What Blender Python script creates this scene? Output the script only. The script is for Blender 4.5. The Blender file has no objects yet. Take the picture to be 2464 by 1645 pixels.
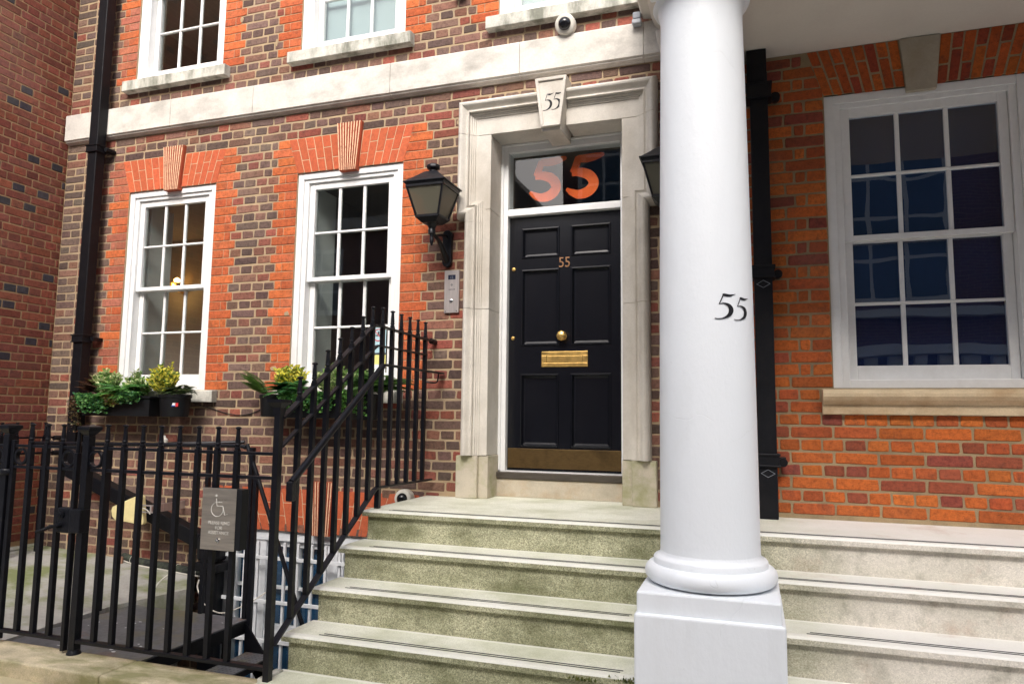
import bpy, bmesh, math, random
from mathutils import Vector, Matrix
random.seed(7)
SC = bpy.context.scene
COL = SC.collection
R = math.radians

# ---------------------------------------------------------------- camera, world, sun, exposure
CAMP = Vector((0.0, -4.76, 1.6))
cd = bpy.data.cameras.new('camera'); cam = bpy.data.objects.new('camera', cd); COL.objects.link(cam)
cd.sensor_width = 36; cd.lens = 25.08; cd.clip_start = .05; cd.clip_end = 600
CR = Vector((0.94788, 0.31839, 0.01199)); CD = Vector((-0.02223, 0.10363, -0.99437)); CF = Vector((-0.31784, 0.94228, 0.10531))
rm = Matrix((CR, -CD, -CF)).transposed().to_4x4()
cam.matrix_world = Matrix.Translation(CAMP) @ rm
SC.camera = cam
W = bpy.data.worlds.new('World'); SC.world = W; W.use_nodes = True
wn = W.node_tree.nodes; wl = W.node_tree.links
for n in list(wn): wn.remove(n)
sky = wn.new('ShaderNodeTexSky'); sky.sky_type = 'NISHITA'; sky.sun_disc = False
SUN_EL, SUN_AZ = 41, 172      # azimuth clockwise from +y
sky.sun_elevation = R(SUN_EL); sky.sun_rotation = R(SUN_AZ); sky.air_density = 1.0; sky.dust_density = 5.0; sky.ozone_density = .6
hs = wn.new('ShaderNodeHueSaturation'); hs.inputs['Saturation'].default_value = .72
bg = wn.new('ShaderNodeBackground'); bg.inputs['Strength'].default_value = .15
wo = wn.new('ShaderNodeOutputWorld')
wl.new(sky.outputs[0], hs.inputs['Color']); wl.new(hs.outputs[0], bg.inputs[0]); wl.new(bg.outputs[0], wo.inputs[0])
sl = bpy.data.lights.new('sun', 'SUN'); sl.energy = 1.5; sl.angle = R(25); sl.color = (1, .99, .985)
so = bpy.data.objects.new('sun', sl); COL.objects.link(so)
sd = Vector((math.sin(R(SUN_AZ)) * math.cos(R(SUN_EL)), math.cos(R(SUN_AZ)) * math.cos(R(SUN_EL)), math.sin(R(SUN_EL))))
so.rotation_euler = sd.to_track_quat('Z', 'Y').to_euler(); so.location = (2, -8, 12)
SC.view_settings.view_transform = 'Standard'; SC.view_settings.look = 'None'
SC.view_settings.exposure = 1.04; SC.view_settings.gamma = 1; SC.view_settings.use_curve_mapping = False
SC.render.resolution_x = 1024; SC.render.resolution_y = 683

# ---------------------------------------------------------------- node helpers
def new_mat(name):
    m = bpy.data.materials.new(name); m.use_nodes = True
    nt = m.node_tree
    for n in list(nt.nodes): nt.nodes.remove(n)
    out = nt.nodes.new('ShaderNodeOutputMaterial'); b = nt.nodes.new('ShaderNodeBsdfPrincipled')
    nt.links.new(b.outputs[0], out.inputs[0])
    return m, nt, b, out
def N(nt, t, **kw):
    n = nt.nodes.new(t)
    for k, v in kw.items():
        if k.startswith('i_'):
            n.inputs[k[2:].replace('_', ' ')].default_value = v
        else: setattr(n, k, v)
    return n
def noise(nt, vec, scale, detail=4, rough=.6, stretch=None):
    n = N(nt, 'ShaderNodeTexNoise'); n.inputs['Scale'].default_value = scale; n.inputs['Detail'].default_value = detail
    n.inputs['Roughness'].default_value = rough
    if stretch:
        mp = N(nt, 'ShaderNodeMapping'); mp.inputs['Scale'].default_value = stretch
        nt.links.new(vec, mp.inputs[0]); vec = mp.outputs[0]
    nt.links.new(vec, n.inputs['Vector'])
    return n.outputs['Fac']
def ramp(nt, fac, stops, interp='LINEAR'):
    r = N(nt, 'ShaderNodeValToRGB'); cr = r.color_ramp; cr.interpolation = interp
    while len(cr.elements) < len(stops): cr.elements.new(.5)
    for e, (p, c) in zip(cr.elements, stops):
        e.position = p; e.color = (c, c, c, 1) if not hasattr(c, '__len__') else (*c, 1)
    nt.links.new(fac, r.inputs[0]); return r.outputs[0]
def mix(nt, fac, a, b, mode='MIX'):
    m = N(nt, 'ShaderNodeMix', data_type='RGBA', blend_type=mode)
    for s, v in ((m.inputs[0], fac), (m.inputs[6], a), (m.inputs[7], b)):
        if hasattr(v, 'links'): nt.links.new(v, s)
        elif hasattr(v, '__len__'): s.default_value = (*v, 1)
        else: s.default_value = v
    return m.outputs[2]
def math_(nt, op, a, b=0.0, c=None):
    m = N(nt, 'ShaderNodeMath', operation=op)
    for s, v in zip(m.inputs, (a, b, c)):
        if v is None: continue
        if hasattr(v, 'links'): nt.links.new(v, s)
        else: s.default_value = v
    return m.outputs[0]
def pos(nt): return N(nt, 'ShaderNodeNewGeometry').outputs['Position']
def bump(nt, b, h, dist, strength=1.0):
    n = N(nt, 'ShaderNodeBump'); n.inputs['Distance'].default_value = dist; n.inputs['Strength'].default_value = strength
    nt.links.new(h, n.inputs['Height']); nt.links.new(n.outputs[0], b.inputs['Normal'])
def setc(nt, b, col):
    if hasattr(col, 'links'): nt.links.new(col, b.inputs['Base Color'])
    else: b.inputs['Base Color'].default_value = (*col, 1)

def mat_brick(name, from_attr, rubbed=False):
    m, nt, b, o = new_mat(name)
    if from_attr:
        a = N(nt, 'ShaderNodeAttribute', attribute_name='Col'); c = a.outputs['Color']
    else:
        c = N(nt, 'ShaderNodeObjectInfo').outputs['Color']
    p = pos(nt)
    n1 = noise(nt, p, 34, 6, .72); n2 = noise(nt, p, 120, 4, .65, (1, 1, 2.6)); n3 = noise(nt, p, 1.1, 4, .55); n4 = noise(nt, p, 11, 4, .7)
    k = .5 if rubbed else 1
    c = mix(nt, 1, c, ramp(nt, n1, [(.25, 1 - .50 * k), (.5, 1.0), (.75, 1 + .30 * k)]), 'MULTIPLY')
    c = mix(nt, ramp(nt, n2, [(.30, .85 * k), (.43, 0)]), c, (.035, .022, .018))
    c = mix(nt, ramp(nt, n4, [(.54, 0), (.74, .5 * k)]), c, (.05, .035, .032))
    c = mix(nt, ramp(nt, n3, [(.54, 0), (.75, .16)]), c, (.42, .34, .28))
    setc(nt, b, c); b.inputs['Roughness'].default_value = .92; b.inputs['Specular IOR Level'].default_value = .25
    bump(nt, b, math_(nt, 'ADD', n1, math_(nt, 'MULTIPLY', n2, .7)), .006 if not rubbed else .0015, 1.0)
    return m
M_BRICK_A = mat_brick('brick_merged', True); M_BRICK_O = mat_brick('brick_single', False)
M_RUB_A = mat_brick('rubbed_merged', True, True); M_RUB_O = mat_brick('rubbed_single', False, True)

def mat_rough(name, col, var=.25, scale=8, bscale=60, bdist=.002, rough=.85, dirt=None, dirt_amt=.5, dscale=2.0, stretch=None, spec=.3, dlo=.45, dhi=.7):
    m, nt, b, o = new_mat(name); p = pos(nt)
    n1 = noise(nt, p, scale, 5, .6); n2 = noise(nt, p, bscale, 4, .6)
    c = mix(nt, 1, col, ramp(nt, n1, [(.25, 1 - var), (.75, 1 + var * .5)]), 'MULTIPLY')
    c = mix(nt, .5, c, mix(nt, 1, c, ramp(nt, n2, [(.3, 1 - var), (.7, 1 + var * .6)]), 'MULTIPLY'))
    if dirt:
        n3 = noise(nt, p, dscale, 6, .62, stretch)
        c = mix(nt, ramp(nt, n3, [(dlo, 0), (dhi, dirt_amt)]), c, dirt)
    setc(nt, b, c); b.inputs['Roughness'].default_value = rough; b.inputs['Specular IOR Level'].default_value = spec
    bump(nt, b, n2, bdist, .8)
    return m
M_MORTAR = mat_rough('mortar_tan', (.44, .325, .20), .2, 5, 160, .003, .95, (.30, .24, .18), .5, 3)
M_MORTAR_L = mat_rough('mortar_side_wall', (.47, .31, .17), .2, 5, 160, .003, .95, (.36, .24, .14), .5, 2)
M_MORTAR_R = mat_rough('mortar_right', (.36, .27, .155), .3, 5, 160, .003, .95, (.13, .1, .07), .6, 3)
M_PUTTY = mat_rough('lime_putty_joint', (.55, .40, .25), .15, 9, 120, .001, .95)
M_STONE = mat_rough('portland_stone', (.645, .605, .54), .14, 6, 90, .0018, .85, (.33, .28, .21), .55, 2.4, (1, 1, .6))
M_STONE_B = mat_rough('band_stone', (.655, .62, .56), .16, 5, 70, .002, .88, (.27, .25, .22), .7, 3.2, (1, 1, 1.6), dlo=.48, dhi=.72)
M_SILL = mat_rough('sill_stone', (.62, .60, .53), .25, 12, 90, .003, .9, (.10, .11, .075), .75, 9, (1, 1, .35), dlo=.44, dhi=.66)
M_SILL_R = mat_rough('golden_sill_stone', (.62, .49, .32), .2, 7, 110, .0025, .85, (.32, .17, .06), .6, 4)
M_WPAINT = mat_rough('white_gloss_paint', (.80, .80, .79), .05, 12, 40, .0006, .35, (.55, .53, .49), .25, 6, (1, 1, .3), spec=.5, dlo=.55, dhi=.8)
def mat_column():
    m, nt, b, o = new_mat('white_masonry_paint'); p = pos(nt)
    c = mix(nt, ramp(nt, noise(nt, p, 3, 6, .65, (1, 1, .25)), [(.50, 0), (.75, .38)]), (.83, .86, .885), (.62, .63, .62))
    xs = N(nt, 'ShaderNodeSeparateXYZ'); nt.links.new(p, xs.inputs[0])
    v = N(nt, 'ShaderNodeTexVoronoi', feature='DISTANCE_TO_EDGE'); v.inputs['Scale'].default_value = 1.7; wv = N(nt, 'ShaderNodeVectorMath', operation='ADD'); nt.links.new(p, wv.inputs[0])
    ns = N(nt, 'ShaderNodeTexNoise'); ns.inputs['Scale'].default_value = 6; nt.links.new(p, ns.inputs['Vector']); sc = N(nt, 'ShaderNodeVectorMath', operation='SCALE'); sc.inputs['Scale'].default_value = .25; nt.links.new(ns.outputs['Color'], sc.inputs[0]); nt.links.new(sc.outputs[0], wv.inputs[1]); nt.links.new(wv.outputs[0], v.inputs['Vector'])
    crack = math_(nt, 'MULTIPLY', ramp(nt, v.outputs['Distance'], [(.0, 1), (.004, 0)]), ramp(nt, noise(nt, p, 2.2, 3), [(.52, 0), (.6, 1)]))
    c = mix(nt, math_(nt, 'MULTIPLY', crack, .16), c, (.42, .42, .42))
    sp = ramp(nt, noise(nt, p, 45, 4, .7), [(.70, 0), (.76, 1)])
    c = mix(nt, math_(nt, 'MULTIPLY', sp, .45), c, (.35, .34, .33))
    setc(nt, b, c); b.inputs['Roughness'].default_value = .5
    h = math_(nt, 'ADD', math_(nt, 'MULTIPLY', noise(nt, p, 22, 5, .6, (1, 1, .5)), 1.0), math_(nt, 'MULTIPLY', crack, -.35))
    bump(nt, b, h, .0035, .8)
    return m
M_CPAINT = mat_column()
M_CP_OLD = mat_rough('white_masonry_paint', (.82, .84, .86), .03, 3, 60, .0010, .55, (.62, .61, .58), .22, 3, None, spec=.4, dlo=.6, dhi=.8)
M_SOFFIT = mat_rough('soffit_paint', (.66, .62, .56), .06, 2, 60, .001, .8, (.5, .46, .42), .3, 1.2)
M_BPAINT = mat_rough('black_iron_paint', (.005, .0055, .009), .4, 14, 45, .0020, .40, (.016, .015, .016), .4, 22, spec=.35, dlo=.55, dhi=.7)
M_PIPE = mat_rough('black_pipe_paint', (.004, .0045, .007), .3, 9, 60, .0010, .48, (.014, .012, .012), .4, 12, spec=.25)
M_DOOR = mat_rough('black_door_gloss', (.005, .0058, .009), .2, 10, 26, .0005, .22, (.01, .01, .012), .4, 9, (1, 1, .3), spec=.5)
M_PLASTIC = mat_rough('black_plastic', (.012, .013, .015), .2, 10, 30, .0004, .38)
M_SOIL = mat_rough('soil', (.02, .013, .008), .4, 20, 90, .004, 1)
M_CAMW = mat_rough('cream_plastic', (.66, .63, .56), .08, 8, 40, .0004, .4, (.4, .36, .28), .4, 9)
M_CONC = mat_rough('slab_concrete', (.40, .385, .35), .2, 4, 50, .003, .9, (.16, .19, .055), .85, 1.6, (1, 1.5, 1), dlo=.47, dhi=.62)
M_KERB = mat_rough('kerb_granite', (.64, .55, .37), .42, 6, 150, .004, .9, (.20, .20, .075), .8, 2.6, (1, 2.2, 2.2), dlo=.45, dhi=.62)
M_YEL = mat_rough('cream_yellow_plastic', (.84, .72, .36), .08, 6, 30, .0003, .45, (.45, .38, .2), .3, 7)
M_GREYP = mat_rough('grey_plastic', (.28, .30, .33), .1, 8, 30, .0004, .5)
M_GRILLE = mat_rough('white_grille_paint', (.74, .76, .78), .06, 10, 40, .0008, .5, (.5, .5, .5), .3, 9)
M_PAVE = mat_rough('paving', (.50, .48, .43), .2, 3, 80, .003, .9, (.2, .19, .13), .5, 1.4)
M_ROAD = mat_rough('asphalt', (.11, .11, .11), .25, 4, 160, .004, .9)
M_ROOM = mat_rough('room_plaster', (.34, .28, .235), .1, 2, 30, .0005, .9)
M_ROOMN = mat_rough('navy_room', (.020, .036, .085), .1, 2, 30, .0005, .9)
M_BLIND = mat_rough('pale_blind', (.34, .40, .43), .03, 2, 40, .0, .9)
M_BBLUE = mat_rough('blue_blind', (.022, .085, .20), .2, 3, 40, .0005, .7)
M_PANELG = mat_rough('dark_room_grey', (.10, .105, .10), .2, 3, 30, .0005, .9)
M_HOSE = mat_rough('foam_lagging', (.03, .034, .03), .4, 18, 80, .004, .9, (.12, .14, .09), .5, 12)
M_WCABLE = mat_rough('white_cable', (.6, .57, .5), .1, 20, 50, .0003, .6)
M_BLACKP = mat_rough('black_lettering', (.012, .012, .014), .3, 40, 90, .0004, .6, (.45, .44, .42), .8, 60, dlo=.60, dhi=.66)
M_BLACKN = mat_rough('black_numeral', (.012, .012, .015), .2, 30, 60, .0003, .5)
M_ORANGE = mat_rough('orange_paint_numeral', (.80, .105, .003), .12, 14, 40, .0004, .5, (.9, .22, .02), .5, 5)
M_OPP = None

def mat_metal(name, col, rough=.3, bscale=40, streak=None, metal=1.0, dirt=None, aniso=0):
    m, nt, b, o = new_mat(name); p = pos(nt)
    n = noise(nt, p, bscale, 4, .6, streak)
    c = mix(nt, 1, col, ramp(nt, n, [(.25, .75), (.75, 1.12)]), 'MULTIPLY')
    if dirt: c = mix(nt, ramp(nt, noise(nt, p, 7, 5, .65), [(.5, 0), (.75, .7)]), c, dirt)
    setc(nt, b, c); b.inputs['Metallic'].default_value = metal
    nt.links.new(ramp(nt, n, [(.2, rough * .8), (.8, rough * 1.3)]), b.inputs['Roughness'])
    return m
M_BRASS = mat_metal('polished_brass', (.80, .52, .17), .38, 30)
M_BRASSD = mat_metal('dull_kick_brass', (.20, .13, .058), .42, 30, (1, 1, 8), dirt=(.09, .06, .03))
M_BRONZE = mat_metal('threshold_bronze', (.10, .085, .07), .5, 50, (.2, 1, 1), .6)
M_STEEL = mat_metal('brushed_steel', (.52, .47, .45), .33, 90, (1, 1, .05), .55)
M_STEELP = mat_metal('plaque_steel', (.56, .50, .42), .30, 60, (.1, 1, 1), .75)
M_CHROME = mat_metal('chrome', (.7, .7, .7), .15)

def mat_plate():
    m, nt, b, o = new_mat('checker_plate'); p = pos(nt)
    v = N(nt, 'ShaderNodeTexVoronoi'); v.inputs['Scale'].default_value = 34; v.inputs['Randomness'].default_value = 0
    nt.links.new(p, v.inputs['Vector'])
    d = ramp(nt, v.outputs['Distance'], [(.18, 1), (.3, 0)])
    c = mix(nt, ramp(nt, noise(nt, p, 30, 4), [(.3, 0), (.7, 1)]), (.085, .090, .10), (.16, .165, .175))
    c = mix(nt, ramp(nt, noise(nt, p, 2.3, 5, .7), [(.5, 0), (.64, .6)]), c, (.17, .15, .06))
    c = mix(nt, ramp(nt, noise(nt, p, 3.6, 5, .7), [(.58, 0), (.7, .6)]), c, (.20, .09, .045))
    c = mix(nt, math_(nt, 'MULTIPLY', d, .6), c, (.012, .012, .014))
    setc(nt, b, c); b.inputs['Roughness'].default_value = .45; b.inputs['Metallic'].default_value = .1
    bump(nt, b, d, .003)
    return m
M_PLATE = mat_plate()

def mat_step(name, tread):
    m, nt, b, o = new_mat(name); p = pos(nt)
    v = N(nt, 'ShaderNodeTexVoronoi'); v.inputs['Scale'].default_value = 230; nt.links.new(p, v.inputs['Vector'])
    sp = N(nt, 'ShaderNodeSeparateColor'); nt.links.new(v.outputs['Color'], sp.inputs[0])
    s = ramp(nt, sp.outputs[0], [(0, .45), (.25, .75), (.6, 1.0), (.85, 1.25), (1, 1.5)] if not tread else [(0, .86), (.5, 1), (1, 1.1)])
    xs = N(nt, 'ShaderNodeSeparateXYZ'); nt.links.new(p, xs.inputs[0])
    side = ramp(nt, math_(nt, 'MULTIPLY_ADD', xs.outputs[0], .5, .5), [(.40, 0), (.72, 1)])      # left flight green, right flight clean
    base = mix(nt, side, (.78, .78, .665) if tread else (.50, .49, .33), (.80, .785, .745) if tread else (.74, .69, .61))
    s = mix(nt, math_(nt, 'MULTIPLY', side, .72), s, (1, 1, 1))
    c = mix(nt, 1, base, s, 'MULTIPLY')
    n1 = noise(nt, p, 2.4, 6, .62, (1, 1, 2)); n2 = noise(nt, p, 9, 5, .7)
    alg = math_(nt, 'MULTIPLY', ramp(nt, n1, [(.40, .05), (.66, 1)]), math_(nt, 'SUBTRACT', 1.0, math_(nt, 'MULTIPLY', side, .72)))
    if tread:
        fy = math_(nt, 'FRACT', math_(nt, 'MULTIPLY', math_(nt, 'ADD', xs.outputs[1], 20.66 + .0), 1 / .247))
        pale_front = math_(nt, 'MULTIPLY', math_(nt, 'MULTIPLY', ramp(nt, fy, [(.0, 1), (.15, .9), (.21, 0), (.99, 0), (1, 1)]), .6), math_(nt, 'LESS_THAN', xs.outputs[1], -.68))  # paler band along the front edge of each tread
        c = mix(nt, pale_front, c, (.86, .85, .80))
        alg = math_(nt, 'MULTIPLY', alg, math_(nt, 'SUBTRACT', 1.0, pale_front))
    c = mix(nt, math_(nt, 'MULTIPLY', alg, .55 if tread else .8), c, (.33, .35, .17) if tread else (.115, .125, .045))
    if not tread:
        c = mix(nt, ramp(nt, n2, [(.5, 0), (.75, .5)]), c, (.10, .10, .05))
    c = mix(nt, math_(nt, 'MULTIPLY', ramp(nt, noise(nt, p, 3.7, 5, .7), [(.56, 0), (.7, 1)]), math_(nt, 'MULTIPLY', side, .3)), c, (.40, .20, .12))
    setc(nt, b, c); b.inputs['Roughness'].default_value = .8 if tread else .9
    bump(nt, b, sp.outputs[0], .0012 if not tread else .0005)
    return m
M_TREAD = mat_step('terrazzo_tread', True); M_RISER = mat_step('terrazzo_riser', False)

def mat_glass(name='window_glass', tint=(.92, .95, .93), ior=1.52, wavy=.0012, spec_boost=1.0):
    m, nt, b, o = new_mat(name); nt.nodes.remove(b)
    tr = N(nt, 'ShaderNodeBsdfTransparent'); tr.inputs[0].default_value = (*tint, 1)
    gl = N(nt, 'ShaderNodeBsdfGlossy'); gl.inputs['Roughness'].default_value = .0; gl.inputs[0].default_value = (1, 1, 1, 1)
    fr = N(nt, 'ShaderNodeFresnel'); fr.inputs[0].default_value = ior
    bp = N(nt, 'ShaderNodeBump'); bp.inputs['Distance'].default_value = wavy; nt.links.new(noise(nt, pos(nt), 3.5, 1, .4), bp.inputs['Height'])
    nt.links.new(bp.outputs[0], gl.inputs['Normal'])
    mx = N(nt, 'ShaderNodeMixShader')
    bf = N(nt, 'ShaderNodeNewGeometry').outputs['Backfacing']
    nt.links.new(math_(nt, 'MULTIPLY', math_(nt, 'MULTIPLY', fr.outputs[0], spec_boost), math_(nt, 'SUBTRACT', 1.0, bf)), mx.inputs[0]); nt.links.new(tr.outputs[0], mx.inputs[1]); nt.links.new(gl.outputs[0], mx.inputs[2])
    nt.links.new(mx.outputs[0], o.inputs[0])
    return m
M_GLASS = mat_glass(ior=1.6, wavy=.0006, spec_boost=1.5)
M_GLASSR = mat_glass('right_window_glass', (.8, .86, .95), 1.5, .0009, 2.0)
M_GLASSF = mat_glass('fanlight_glass', (.9, .92, .92), 1.7, .0003, .90)
def mat_lglass():
    m, nt, b, o = new_mat('lantern_glass'); b.inputs['Base Color'].default_value = (.16, .15, .11, 1)
    b.inputs['Roughness'].default_value = .35
    t = N(nt, 'ShaderNodeBsdfTransparent'); t.inputs[0].default_value = (.55, .52, .42, 1); mx = N(nt, 'ShaderNodeMixShader'); mx.inputs[0].default_value = .62
    nt.links.new(t.outputs[0], mx.inputs[1]); nt.links.new(b.outputs[0], mx.inputs[2]); nt.links.new(mx.outputs[0], o.inputs[0])
    return m
M_LGLASS = mat_lglass()
def mat_flat(name, col, rough=.6, emit=0):
    m, nt, b, o = new_mat(name); setc(nt, b, col); b.inputs['Roughness'].default_value = rough
    if emit:
        b.inputs['Emission Color'].default_value = (*col, 1); b.inputs['Emission Strength'].default_value = emit
    return m
M_DOME = mat_flat('dark_dome', (.008, .008, .01), .05)
M_RED = mat_flat('red_print', (.65, .03, .04)); M_BLUEPR = mat_flat('blue_print', (.03, .08, .3)); M_WHITEPR = mat_flat('white_print', (.75, .77, .78))
M_TEALPR = mat_flat('pale_blue_print', (.42, .62, .68)); M_YELPR = mat_flat('yellow_print', (.75, .72, .25)); M_DKPR = mat_flat('dark_print', (.06, .07, .08))
M_BULB = mat_flat('lamp_glow', (1, .55, .16), .5, 9)
M_GRIP = mat_flat('grip_strip_rubber', (.018, .02, .022), .9)
M_ETCH = mat_flat('etched_white', (.72, .70, .64), .7)
def mat_leaf():
    m, nt, b, o = new_mat('leaves'); a = N(nt, 'ShaderNodeAttribute', attribute_name='Col')
    setc(nt, b, a.outputs['Color']); b.inputs['Roughness'].default_value = .45
    t = N(nt, 'ShaderNodeBsdfTranslucent'); nt.links.new(a.outputs['Color'], t.inputs[0])
    mx = N(nt, 'ShaderNodeMixShader'); mx.inputs[0].default_value = .25
    nt.links.new(b.outputs[0], mx.inputs[1]); nt.links.new(t.outputs[0], mx.inputs[2]); nt.links.new(mx.outputs[0], o.inputs[0])
    return m
M_LEAF = mat_leaf()
def mat_terracotta():
    m, nt, b, o = new_mat('fluted_keystone_brick'); p = pos(nt)
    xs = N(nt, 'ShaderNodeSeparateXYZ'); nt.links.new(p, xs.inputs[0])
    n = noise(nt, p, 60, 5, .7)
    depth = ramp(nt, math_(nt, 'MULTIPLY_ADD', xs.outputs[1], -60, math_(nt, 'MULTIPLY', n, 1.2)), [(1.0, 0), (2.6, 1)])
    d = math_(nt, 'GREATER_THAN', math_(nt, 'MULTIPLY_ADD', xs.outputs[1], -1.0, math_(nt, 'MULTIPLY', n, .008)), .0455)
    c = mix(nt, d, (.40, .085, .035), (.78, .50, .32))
    c = mix(nt, ramp(nt, noise(nt, p, 25, 4), [(.55, 0), (.7, .6)]), c, (.2, .07, .04))
    setc(nt, b, c); b.inputs['Roughness'].default_value = .9; bump(nt, b, n, .002)
    return m
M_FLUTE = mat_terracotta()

# ---------------------------------------------------------------- mesh helpers
class MB:
    def __init__(s): s.v = []; s.f = []; s.c = []
    def add(s, vs, fs, col=None):
        o = len(s.v); s.v += [tuple(v) for v in vs]
        for f in fs:
            s.f.append(tuple(i + o for i in f)); s.c.append(col)
        return s
    def box(s, x0, x1, y0, y1, z0, z1, col=None):
        if x0 > x1: x0, x1 = x1, x0
        if y0 > y1: y0, y1 = y1, y0
        if z0 > z1: z0, z1 = z1, z0
        return s.add([(x0, y0, z0), (x1, y0, z0), (x1, y1, z0), (x0, y1, z0), (x0, y0, z1), (x1, y0, z1), (x1, y1, z1), (x0, y1, z1)],
                     [(0, 3, 2, 1), (4, 5, 6, 7), (0, 1, 5, 4), (1, 2, 6, 5), (2, 3, 7, 6), (3, 0, 4, 7)], col)
    def prism(s, poly, y0, y1, col=None):      # poly in (x,z) counter-clockwise seen from -y ; y0 front
        n = len(poly); vs = [(x, y0, z) for x, z in poly] + [(x, y1, z) for x, z in poly]
        fs = [tuple(range(n)), tuple(range(2 * n - 1, n - 1, -1))] + [(i, i + n, (i + 1) % n + n, (i + 1) % n) for i in range(n)]
        return s.add(vs, fs, col)
    def extr(s, poly3, d, col=None):           # planar polygon extruded by vector d
        n = len(poly3); d = Vector(d); vs = [Vector(p) for p in poly3]; vs2 = [p + d for p in vs]
        fs = [tuple(range(n)), tuple(range(2 * n - 1, n - 1, -1))] + [(i, i + n, (i + 1) % n + n, (i + 1) % n) for i in range(n)]
        return s.add(vs + vs2, fs, col)
    def tube(s, pts, r, n=8, col=None, caps=True, sq=False):
        pts = [Vector(p) for p in pts]; k = len(pts); rr = r if hasattr(r, '__len__') else [r] * k
        vs = []; up = None
        for i, p in enumerate(pts):
            t = (pts[min(i + 1, k - 1)] - pts[max(i - 1, 0)]).normalized()
            if up is None: up = Vector((0, 0, 1)) if abs(t.z) < .9 else Vector((0, 1, 0))
            a = t.cross(up).normalized(); up2 = a.cross(t).normalized(); up = up2
            for j in range(n):
                th = 2 * math.pi * (j + (.5 if sq else 0)) / n; vs.append(p + (a * math.cos(th) + up2 * math.sin(th)) * rr[i] * (1.41421 if sq else 1))
        fs = [(i * n + j, i * n + (j + 1) % n, (i + 1) * n + (j + 1) % n, (i + 1) * n + j) for i in range(k - 1) for j in range(n)]
        if caps: fs += [tuple(range(n - 1, -1, -1)), tuple(range((k - 1) * n, k * n))]
        return s.add(vs, fs, col)
    def lathe(s, prof, cx, cy, n=48, axis='z', col=None):
        vs = []; k = len(prof)
        for r, h in prof:
            for j in range(n):
                th = 2 * math.pi * j / n
                if axis == 'z': vs.append((cx + r * math.cos(th), cy + r * math.sin(th), h))
                else: vs.append((cx + r * math.cos(th), h, cy + r * math.sin(th)))   # axis y: cx, cz
        fs = [(i * n + j, i * n + (j + 1) % n, (i + 1) * n + (j + 1) % n, (i + 1) * n + j) for i in range(k - 1) for j in range(n)]
        fs += [tuple(range(n)), tuple(range((k - 1) * n, k * n))]
        return s.add(vs, fs, col)
    def build(s, name, mat, parent=None, loc=None, bevel=0, smooth=False, seg=2, angle=40, kind=None):
        ploc = wloc(parent) if parent else Vector((0, 0, 0))
        loc = Vector(loc) if loc is not None else ploc
        me = bpy.data.meshes.new(name)
        me.from_pydata([tuple(Vector(v) - loc) for v in s.v], [], s.f); me.update()
        bm = bmesh.new(); bm.from_mesh(me)
        bmesh.ops.recalc_face_normals(bm, faces=bm.faces[:]); bm.to_mesh(me); bm.free()
        if any(c is not None for c in s.c):
            ca = me.color_attributes.new('Col', 'FLOAT_COLOR', 'CORNER')
            buf = []
            for poly, c in zip(me.polygons, s.c):
                buf += list((*(c or (.5, .5, .5)), 1.0)) * poly.loop_total
            ca.data.foreach_set('color', buf)
        if smooth:
            me.polygons.foreach_set('use_smooth', [True] * len(me.polygons))
        me.materials.append(mat)
        o = bpy.data.objects.new(name, me); COL.objects.link(o)
        if parent: o.parent = parent
        o.location = loc - ploc; WL[o.name] = loc
        if smooth and angle:
            try: me.set_sharp_from_angle(angle=R(angle))
            except Exception: pass
        if bevel:
            bv = o.modifiers.new('bevel', 'BEVEL'); bv.width = bevel; bv.segments = seg; bv.limit_method = 'ANGLE'; bv.angle_limit = R(35)
        if kind: o['kind'] = kind
        return o
WL = {}
def wloc(o): return WL.get(o.name, Vector((0, 0, 0)))
def thing(name, label, cat, loc=(0, 0, 0), group=None):
    o = bpy.data.objects.new(name, None); COL.objects.link(o); o.location = loc; WL[o.name] = Vector(loc)
    o.empty_display_size = .1
    return tag(o, label, cat, group)
def tag(o, label, cat, group=None):
    o['label'] = label; o['category'] = cat
    if group: o['group'] = group
    return o
def inst(src, name, parent, loc):
    o = bpy.data.objects.new(name, src.data); COL.objects.link(o); o.parent = parent
    o.location = Vector(loc) - wloc(parent); WL[o.name] = Vector(loc)
    for md in src.modifiers:
        if md.type == 'BEVEL':
            bv = o.modifiers.new('bevel', 'BEVEL'); bv.width = md.width; bv.segments = md.segments; bv.limit_method = 'ANGLE'; bv.angle_limit = md.angle_limit
    return o
def copy_tree(o, dx, parent=None):
    c = o.copy(); COL.objects.link(c); WL[c.name] = wloc(o) + Vector(dx)
    if parent is None: c.location = o.location + Vector(dx)
    else: c.parent = parent
    for ch in list(o.children): copy_tree(ch, (0, 0, 0), c)
    return c
def chain(pts, n=6):      # Catmull-Rom through points of any dimension
    P = [Vector(p) for p in pts]; P = [P[0] * 2 - P[1]] + P + [P[-1] * 2 - P[-2]]; out = []
    for i in range(1, len(P) - 2):
        a, b, c, d = P[i - 1:i + 3]
        for k in range(n):
            t = k / n
            out.append(.5 * ((2 * b) + (c - a) * t + (2 * a - 5 * b + 4 * c - d) * t * t + (3 * b - 3 * c + d - a) * t ** 3))
    out.append(P[-2]); return out

def proj(p):
    d = Vector(p) - CAMP; z = d.dot(CF)
    if z < .05: return None
    f = 1716.4 * 1024 / 2464
    return (512 + f * d.dot(CR) / z, 341.7 + f * d.dot(CD) / z, z)

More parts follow.
